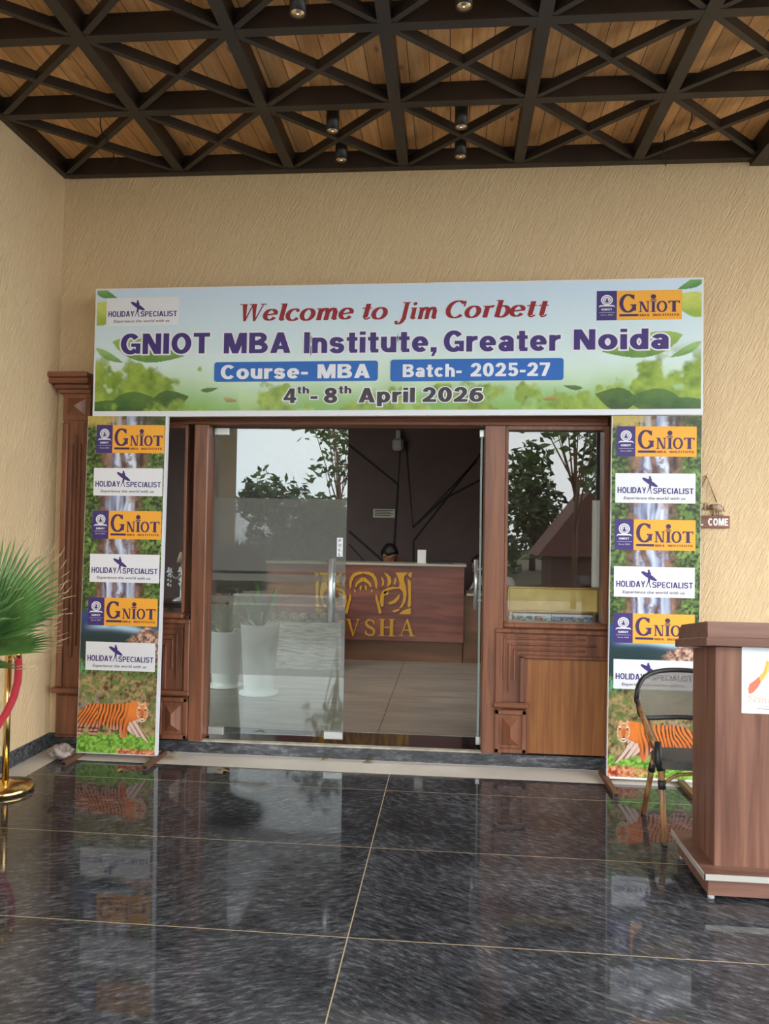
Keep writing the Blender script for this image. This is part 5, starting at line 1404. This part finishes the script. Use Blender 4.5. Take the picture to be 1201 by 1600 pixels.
# things on the desk
t = thing('card_stand', 'white upright card stand on the reception desk top', 'card stand', (-.32, 3.40, 1.155))
MB().box(-.372, -.278, 3.392, 3.400, 1.1552, 1.305, 0, .002).build('card', 'whitepaint', t); MB().box(-.372, -.278, 3.385, 3.44, 1.1551, 1.160).build('foot', 'grey', t)
tag(MB().box(-.26, .02, 3.46, 3.62, 1.1555, 1.18, 0, .005).build('keyboard_tray', 'black'), 'low dark tray on the reception desk right of the card stand', 'tray')
t = thing('notice_plaque', 'small pale notice plaque with printed lines on dark lobby wall', 'notice', (-.92, 5.59, 1.70))
a, d = pxy(583, 795, 5.58); b, c = pxy(616.5, 809, 5.58)
MB().box(a, b, 5.58, 5.592, c, d).build('plate', 'plaque', t)
m = MB()
for k in range(4): z = d - (d - c) * (.2 + .2 * k); m.flat([(a + .02, z), (b - (.02 if k % 2 == 0 else .06), z), (b - (.02 if k % 2 == 0 else .06), z + .01), (a + .02, z + .01)], 5.5785)
m.build('printed_lines', 'greyink', t)
t = thing('wall_speaker', 'light grey rounded speaker hanging high on the dark lobby wall', 'speaker', (-.77, 5.5, 2.6))
x0, z1 = pxy(613, 685, 5.45); x1, z0 = pxy(629.5, 704, 5.45)
m = MB().box(x0, x1, 5.42, 5.52, z0, z1, 0, .03); m.build('body', 'grey', t)
MB().box((x0 + x1) / 2 - .03, (x0 + x1) / 2 + .03, 5.47, 5.6, z1 + .0, z1 + .12, 0, .008).build('bracket', 'grey', t)


# people
def remeshed(m, name, mt, par, vox, smooth=4):
    o = m.build(name, mt, par); r = o.modifiers.new('surface', 'REMESH'); r.mode = 'VOXEL'; r.voxel_size = vox; r.use_smooth_shade = True
    s = o.modifiers.new('soften', 'SMOOTH'); s.iterations = smooth; s.factor = .5
    return o


def person(name, label, base, head, face, chest, shirt, hands, hairfn=None):
    """seated figure: base = seat point, head = centre of skull, face = unit direction of the face, hands = two hand points"""
    t = thing(name, label, 'person', (base[0], base[1], .09))
    head = Vector(head); F = Vector(face).normalized(); Uv = Vector((0, 0, 1)); Uv = (Uv - F * Uv.dot(F)).normalized(); S = F.cross(Uv)
    R = Matrix((S, F, Uv)).transposed()
    def H(s, f, u): return head + S * s + F * f + Uv * u
    m = MB()
    m.ell(head + Uv * .02, (.074, .094, .098), 20, 14, 0, R); m.ell(H(0, .028, -.055), (.054, .062, .062), 16, 12, 0, R)
    m.ell(H(0, .052, -.098), (.026, .022, .018), 12, 8, 0, R)                                  # chin
    m.tube([H(0, .088, .02), H(0, .102, -.012), H(0, .108, -.03)], [.008, .011, .014], 8)       # nose
    for s in (-1, 1):
        m.ell(H(s * .032, .078, .028), (.020, .012, .009), 10, 8, 0, R); m.ell(H(s * .078, -.004, -.008), (.010, .02, .032), 10, 8, 0, R)
    m.tube([H(-.022, .088, -.062), H(0, .093, -.060), H(.022, .088, -.062)], .007, 8)           # lips
    ch = Vector(chest); neck = ch + Vector((0, 0, .14)); nb = H(0, -.02, -.06)
    m.tube([neck, (neck + nb) / 2, nb], [.062, .054, .056], 12)
    pel = Vector(base) + Vector((0, 0, .10)); fw = Vector((F.x, F.y, 0)).normalized() if abs(F.x) + abs(F.y) > .01 else Vector((0, -1, 0))
    bf = Vector((0, -1, 0)); sd = Vector((1, 0, 0))
    torso = [pel, pel.lerp(ch, .5), ch, neck + Vector((0, 0, -.03))]
    m.tube(torso, [.13, .125, .135, .07], 16)
    fin = []
    shirtm = MB().tube(torso[:3] + [neck + Vector((0, 0, -.01))], [.146, .145, .155, .08], 16)
    trm = MB()
    for s, hd in zip((-1, 1), hands):
        sh = ch + sd * s * .175 + Vector((0, 0, .07)); hd = Vector(hd); el = (sh + hd) / 2 + Vector((s * .07, .06, -.10))
        m.ell(sh, (.062, .06, .06), 12, 8); m.tube([sh, sh.lerp(el, .5), el, el.lerp(hd, .5), hd], [.052, .046, .040, .036, .027], 10)
        shirtm.ell(sh, (.074, .072, .07), 12, 8); shirtm.tube([ch + Vector((0, 0, .05)), sh], [.12, .075], 12); shirtm.tube([sh, sh.lerp(el, .5), el * .95 + sh * .05], [.068, .064, .056], 12)
        d = (hd - el).normalized(); lat_ = d.cross(Vector((0, 0, 1))).normalized(); palm = hd + d * .045
        m.ell(palm, (.038, .045, .016), 12, 8, 0, Matrix((lat_, d, lat_.cross(d))).transposed())
        for k, L in enumerate((.068, .08, .075, .058)):
            b0 = palm + d * .035 + lat_ * (.027 - .018 * k); m.tube([b0 - d * .02, b0 + d * L * .5, b0 + d * L * .85 + Vector((0, 0, -.014)), b0 + d * L * .95 + Vector((0, 0, -.03))], [.0095, .0088, .008, .007], 8)
        tb = palm - d * .012 + lat_ * s * -.03; m.tube([tb, tb + lat_ * s * -.025 + d * .025, tb + lat_ * s * -.028 + d * .055], [.012, .010, .008], 8)
        hip = pel + sd * s * .09; kn = hip + bf * .38 + Vector((0, 0, .02)); an = kn + Vector((0, .06, 0)); an.z = .16
        m.tube([hip, hip.lerp(kn, .5), kn, kn.lerp(an, .4), an], [.085, .078, .058, .056, .04], 12); m.tube([an, an + bf * .1 + Vector((0, 0, -.035)), an + bf * .17 + Vector((0, 0, -.045))], [.04, .034, .022], 10)
        trm.tube([hip, hip.lerp(kn, .5), kn, kn.lerp(an, .4), an], [.098, .09, .07, .068, .058], 12)
    remeshed(m, 'body', 'skin', t, .009)
    remeshed(shirtm, 'shirt', shirt, t, .014); trm.tube([pel + Vector((0, 0, -.02)), pel + Vector((0, 0, .08))], [.15, .15], 14); remeshed(trm, 'trousers', 'trouser', t, .016)
    hm = MB(); hm.ell(H(0, -.016, .042), (.086, .100, .092), 20, 14, 0, R); hm.ell(H(0, -.05, -.005), (.078, .066, .075), 16, 12, 0, R)
    for s in (-1, 1): hm.ell(H(s * .072, -.012, .015), (.014, .028, .04), 10, 8, 0, R)
    rr = random.Random(3)
    for k in range(22):
        a = rr.uniform(-1, 1); b = rr.uniform(-.6, .9); hm.ell(H(a * .055, b * .072, .115 - .035 * a * a - .03 * b * b), (.022, .022, .016), 8, 6, 0, R)
    remeshed(hm, 'hair', 'hair', t, .009, 2)
    for s in (-1, 1):
        eb = MB().tube([H(s * .014, .09, .044), H(s * .032, .092, .050), H(s * .052, .080, .043)], [.003, .004, .002], 6); eb.build('eyebrow', 'hair', t)
    return t


person('person', 'dark-haired person in black, head bowed, behind the reception desk', (-.62, 4.40, .50), (-.735, 4.02, 1.225), (.55, -.45, -.55), (-.62, 4.26, .98), 'shirtblack', ((-.80, 4.16, .72), (-.52, 4.14, .72)))
person('person', 'person in white shirt seated behind the lower side counter', (.58, 4.45, .45), (.335, 4.12, 1.11), (-.75, -.45, -.35), (.52, 4.30, .84), 'shirtwhite', ((.30, 3.80, .875), (.62, 3.85, .875)))
m = MB()
for k in range(14):
    pass
bw = MB().lathe([(.029, -.012), (.034, -.012), (.034, .012), (.029, .012)], (0, 0, 0), 18)
d = Vector((.30 - .36, 3.80 - 3.95, .05)).normalized(); q = d.to_track_quat('Z', 'Y').to_matrix()
bw.map(lambda a, b, c: tuple(q @ Vector((a, b, c)) + Vector((.312, 3.83, .872))))
tag(bw.build('wristwatch', 'gold'), 'gold watch on the wrist of the person in white', 'watch')
for nm, bx_, by_ in (('black', -.62, 4.45), ('white', .62, 4.5)):
    t = thing('office_stool', 'plain dark stool under the person in %s' % nm, 'stool', (bx_, by_, .09))
    MB().lathe([(.0, .40), (.19, .40), (.2, .42), (.19, .455 if nm == 'black' else .405), (.0, .455 if nm == 'black' else .41)], (bx_, by_, .0), 24).build('seat', 'black', t)
    MB().lathe([(.0, .0905), (.2, .0905), (.2, .11), (.03, .13), (.025, .40), (.0, .40)], (bx_, by_, 0), 20).build('base', 'black', t)

# right sidelight: brass display box, brochures, white board
t = thing('brass_display', 'aged brass framed display panel standing behind the right sidelight', 'display', (.68, .30, .93))
MB().box(.40, .985, .28, .30, .975, 1.135).build('plate', 'brassbox', t)
m = MB().box(.385, 1.0, .268, .302, 1.127, 1.143, 0, .004).box(.385, 1.0, .268, .302, .967, .981, 0, .004).box(.385, .399, .268, .302, .967, 1.143, 0, .004).box(.986, 1.0, .268, .302, .967, 1.143, 0, .004)
m.build('frame', 'gold', t)
lt = thing('display_ledge', 'dark ledge inside the right sidelight under brochures', 'ledge', (.68, .35, .09))
MB().box(.365, .96, .17, .36, .86, .885).build('board', 'darkwood', lt); MB().box(.365, .96, .32, .355, .0905, .86).build('support', 'darkwood', lt)
for xx in (.40, .935): MB().box(xx, xx + .02, .27, .3, .8852, .9665).build('bracket', 'gold', lt)


def brochure(name, x0, x1, seed, base, label):
    def pt(img, U, V):
        ramp(img, vnoise(U * 9, V * 4, seed), base, (226, 230, 230)); put(img, sm(.55, .6, vnoise(U * 22, V * 9, seed + 3)), (70, 84, 96), .8); put(img, sm(.66, .7, vnoise(U * 14, V * 6, seed + 5)), (190, 120, 80), .7); put(img, (V > .8), (214, 220, 224), .9)
    t = thing(name, label, 'brochure', ((x0 + x1) / 2, .22, .8855), 'brochures behind the right sidelight')
    MB().box(x0, x1, .2205, .235, .8856, .962).build('stack', 'paperwhite', t); print_grid('cover', t, x0, x1, .8858, .962, .220, 60, 16, pt)


brochure('brochure', .42, .672, 61, (176, 196, 206), 'pale printed brochure behind the glass, left below the brass panel')
brochure('brochure', .678, .945, 71, (64, 146, 208), 'blue printed brochure behind the glass, right below the brass panel')
MB_ = MB().box(.95, 1.008, .29, .31, 1.145, 1.735, 0, .002)
tag(MB_.build('white_board', 'whitepaint'), 'narrow white board standing upright behind the right sidelight edge', 'board')

# planters inside the lobby, seen through the left glass door
def lobby_pot(x, y, r, h, label, leaves, seed):
    t = thing('potted_plant', label, 'plant', (x, y, .09), 'white pots inside the lobby')
    MB().lathe([(.0, .0005), (r * 1.0, .0005), (r * 1.02, .02), (r * .74, .025), (r * .78, .05), (r, h - .02), (r * 1.06, h), (r * .98, h), (r * .9, h - .06), (.0, h - .06)], (x, y, .09), 28).build('pot', 'pot', t)
    rnd = random.Random(seed); m = MB()
    for k in range(leaves):
        a = rnd.uniform(0, 2 * PI); L = rnd.uniform(.3, .5); e = rnd.uniform(.5, 1.35); u = Vector((math.cos(a) * math.cos(e), math.sin(a) * math.cos(e), math.sin(e))); sd_ = Vector((-math.sin(a), math.cos(a), 0)) * .016
        b = Vector((x, y, .09 + h - .07)); c = b + u * L * .6; d = b + u * L + Vector((0, 0, -L * .12 * math.cos(e)))
        m.add([b - sd_ * .5, b + sd_ * .5, c + sd_, c - sd_, d], [(0, 1, 2, 3), (3, 2, 4)])
    m.build('foliage', 'palmleaf', t)


lobby_pot(-2.0, 1.72, .155, .50, 'white pot with spiky plant beside the left door post, inside the glass', 34, 1)
lobby_pot(-1.63, 1.47, .165, .60, 'larger white pot with spiky plant inside the left glass door', 34, 2)
lobby_pot(-2.22, 2.36, .10, .26, 'smallest white pot behind the two tall pots in the lobby', 18, 3)
t = thing('stone_planter', 'low planter clad in pale stacked stone in front of the reception desk', 'planter', (-1.6, 2.8, .09))
MB().box(-2.1, -1.10, 2.66, 2.95, .0905, .56).build('cladding', noisy(mat('pale_stacked_stone', srgb(190, 186, 176), .8), srgb(160, 156, 148), srgb(214, 210, 202), scale=(3, 3, 22), ns=3, bump=.6), t)
rnd = random.Random(9); m = MB()
for k in range(9): tag(MB().ell((-2.04 + .108 * k, 2.76 + rnd.uniform(-.02, .02), .5602 + .05), (.05, .05, .05 - rnd.uniform(0, .012)), 14, 8).build('pebble', 'stone'), 'round pale pebble, %s in the row on the stacked stone planter' % ('first second third fourth fifth sixth seventh eighth ninth'.split()[k] + ' from the left'), 'pebble', 'pebbles on the stone planter')

# left sidelight: console with candelabra
cx, cy = -2.07, .75
t = thing('console_table', 'dark console table behind the narrow left window', 'console', (cx, cy, .09))
MB().box(cx - .16, cx + .16, cy - .18, cy + .18, .90, .94).build('top', 'darkwood', t)
for sx in (-1, 1):
    for sy in (-1, 1): MB().box(cx + sx * .14 - .02, cx + sx * .14 + .02, cy + sy * .15 - .02, cy + sy * .15 + .02, .0905, .90).build('leg', 'darkwood', t)
t = thing('crystal_candelabra', 'crystal candelabra with small cream shade behind the narrow left window', 'candelabra', (cx, cy, .94))
MB().lathe([(.0, .0), (.07, .0), (.06, .012), (.015, .03), (.012, .10), (.02, .12), (.012, .14), (.01, .30), (.0, .30)], (cx, cy, .94), 16).build('stem', 'crystal', t)
for k in range(6):
    a = k * PI / 3; ex, ey = cx + .11 * math.cos(a), cy + .11 * math.sin(a)
    MB().tube([(cx, cy, 1.14), (cx + .06 * math.cos(a), cy + .06 * math.sin(a), 1.11), (ex, ey, 1.15)], .004, 6).build('arm', 'chrome', t)
    m = MB().lathe([(.0, .0), (.02, .008), (.008, .014), (.007, .045), (.0, .045)], (ex, ey, 1.15), 10); m.build('candle_cup', 'crystal', t)
    m = MB()
    for j in range(3): m.ell((ex, ey, 1.13 - .035 * j), (.008, .008, .013), 8, 6)
    m.build('crystal_drop', 'crystal', t)
MB().lathe([(.045, .0), (.022, .08), (.020, .08), (.043, .0)], (cx, cy, 1.235), 16).build('lamp_shade', 'shade', t)

# ================================================================== OUTSIDE, SEEN IN THE GLASS
m = MB().box(-40, 40, -13, -4.2, -.16, -.061).box(5.0, 40, -4.2, 3, -.16, -.061).box(-40, XL - .2, -4.2, 3, -.16, -.061)
struct(m, 'floor_driveway', 'paving', 'grey paved driveway outside the porch', 'driveway')
m = MB().box(-60, 60, -70, -13, -.16, -.05)
struct(m, 'floor_lawn', 'lawn', 'green lawn beyond the driveway', 'lawn')


def tree(label, x, y, h, crown, leafn, leafs, mt, seed, trunk=.12, base=-.05, group='trees mirrored in the entrance glass', name='garden_tree', low=.3):
    rnd = random.Random(seed); t = thing(name, label, 'tree', (x, y, base), group)
    m = MB(); top = Vector((x + rnd.uniform(-.2, .2), y, h * .8)); m.tube([(x, y, base), (x + .05, y, h * .4), top], [trunk, trunk * .75, trunk * .3], 8)
    cl = []
    for k in range(9):
        a = rnd.uniform(0, 2 * PI); rr = crown * rnd.uniform(.2, .8); c = Vector((x + rr * math.cos(a), y + rr * math.sin(a), h * rnd.uniform(low, .88))); cl.append(c)
        m.tube([(x, y, h * rnd.uniform(.25, .5)), c], [trunk * .35, trunk * .12], 6)
    m.build('trunk', 'bark', t)
    lm = MB()
    for i in range(leafn):
        c = rnd.choice(cl); r = crown * .55 * rnd.random() ** .4; d = Vector((rnd.gauss(0, 1), rnd.gauss(0, 1), rnd.gauss(0, .8))).normalized() * r
        p = c + d; s = leafs * rnd.uniform(.6, 1.2)
        if p.z < base + .1: p.z = base + .1 + rnd.random() * .3
        u = Vector((rnd.gauss(0, 1), rnd.gauss(0, 1), rnd.gauss(-.3, .6))).normalized(); v = u.cross(Vector((rnd.gauss(0, 1), rnd.gauss(0, 1), rnd.gauss(0, 1)))).normalized(); n = u.cross(v)
        lm.add([p - u * s, p + v * s * .42 + n * s * .1, p + u * s, p - v * s * .42 + n * s * .1], [(0, 1, 2), (0, 2, 3)])
    lm.build('foliage', mt, t)
    return t


HX = [-17, -13.6, -10.4, -7.4, -4.6, -2.0, .8, 3.4, 6.2, 9.2, 12.4, 16]
for k, x in enumerate(HX):
    where = ['far left end', 'second from the left end', 'third from the left end', 'behind the leftmost strip of door glass', 'left part of the door mirror image', 'middle of the door mirror image', 'right part of the door mirror image', 'behind the open doorway side', 'left half of the right sidelight', 'right half of the right sidelight', 'second from the right end', 'far right end'][k]
    tree('dense dark evergreen tree in the mirrored row, %s' % where, x, -24 - (k % 2) * 3.6, (3.9, 3.3, 3.7)[k % 3] + (1.8 if x > 3 else 0), 1.75, 1700, .22, 'hedgeleaf', 100 + k, .14, -.05, low=.12)
tree('tall loose broad-leaved tree mirrored high in the right sidelight', 2.55, -11.2, 5.6, 1.5, 420, .17, 'treeleaf', 41, .06, low=.62)
tree('slim broad-leaved tree mirrored at the top right of the glass door', -2.65, -12.5, 5.4, .95, 420, .13, 'treeleaf', 43, .05, low=.52)
tree('thin leafy sapling mirrored left of the sidelight window', 4.1, -13.5, 5.2, 1.2, 420, .15, 'treeleaf', 47, .06, low=.5)
m = MB().tube([(-14, -16, 5.2), (-5, -16, 4.95), (4, -16, 5.0), (14, -16, 5.3)], .012, 5)
tag(m.build('overhead_wire', 'black'), 'thin overhead wire crossing the sky mirrored in the door', 'wire')
for x in (-14, 14): tag(MB().lathe([(.0, -.05), (.09, -.05), (.07, 5.6), (.0, 5.6)], (x, -16.05, 0), 12).build('utility_pole', 'grey'), 'grey utility pole carrying the overhead wire, %s end' % ('left' if x < 0 else 'right'), 'pole', 'utility poles')
t = thing('garden_house', 'low hut with dark red gabled roof mirrored in the right sidelight', 'house', (3.75, -17.5, -.05))
MB().box(2.75, 4.75, -18.6, -16.4, -.05, 1.0).build('wall', mat('dark_brick_house_wall', srgb(92, 66, 54), .9), t)
MB().prism([(2.35, .9), (5.15, .9), (3.75, 2.7)], -18.9, -16.1, 'y').build('roof', 'roofred', t)
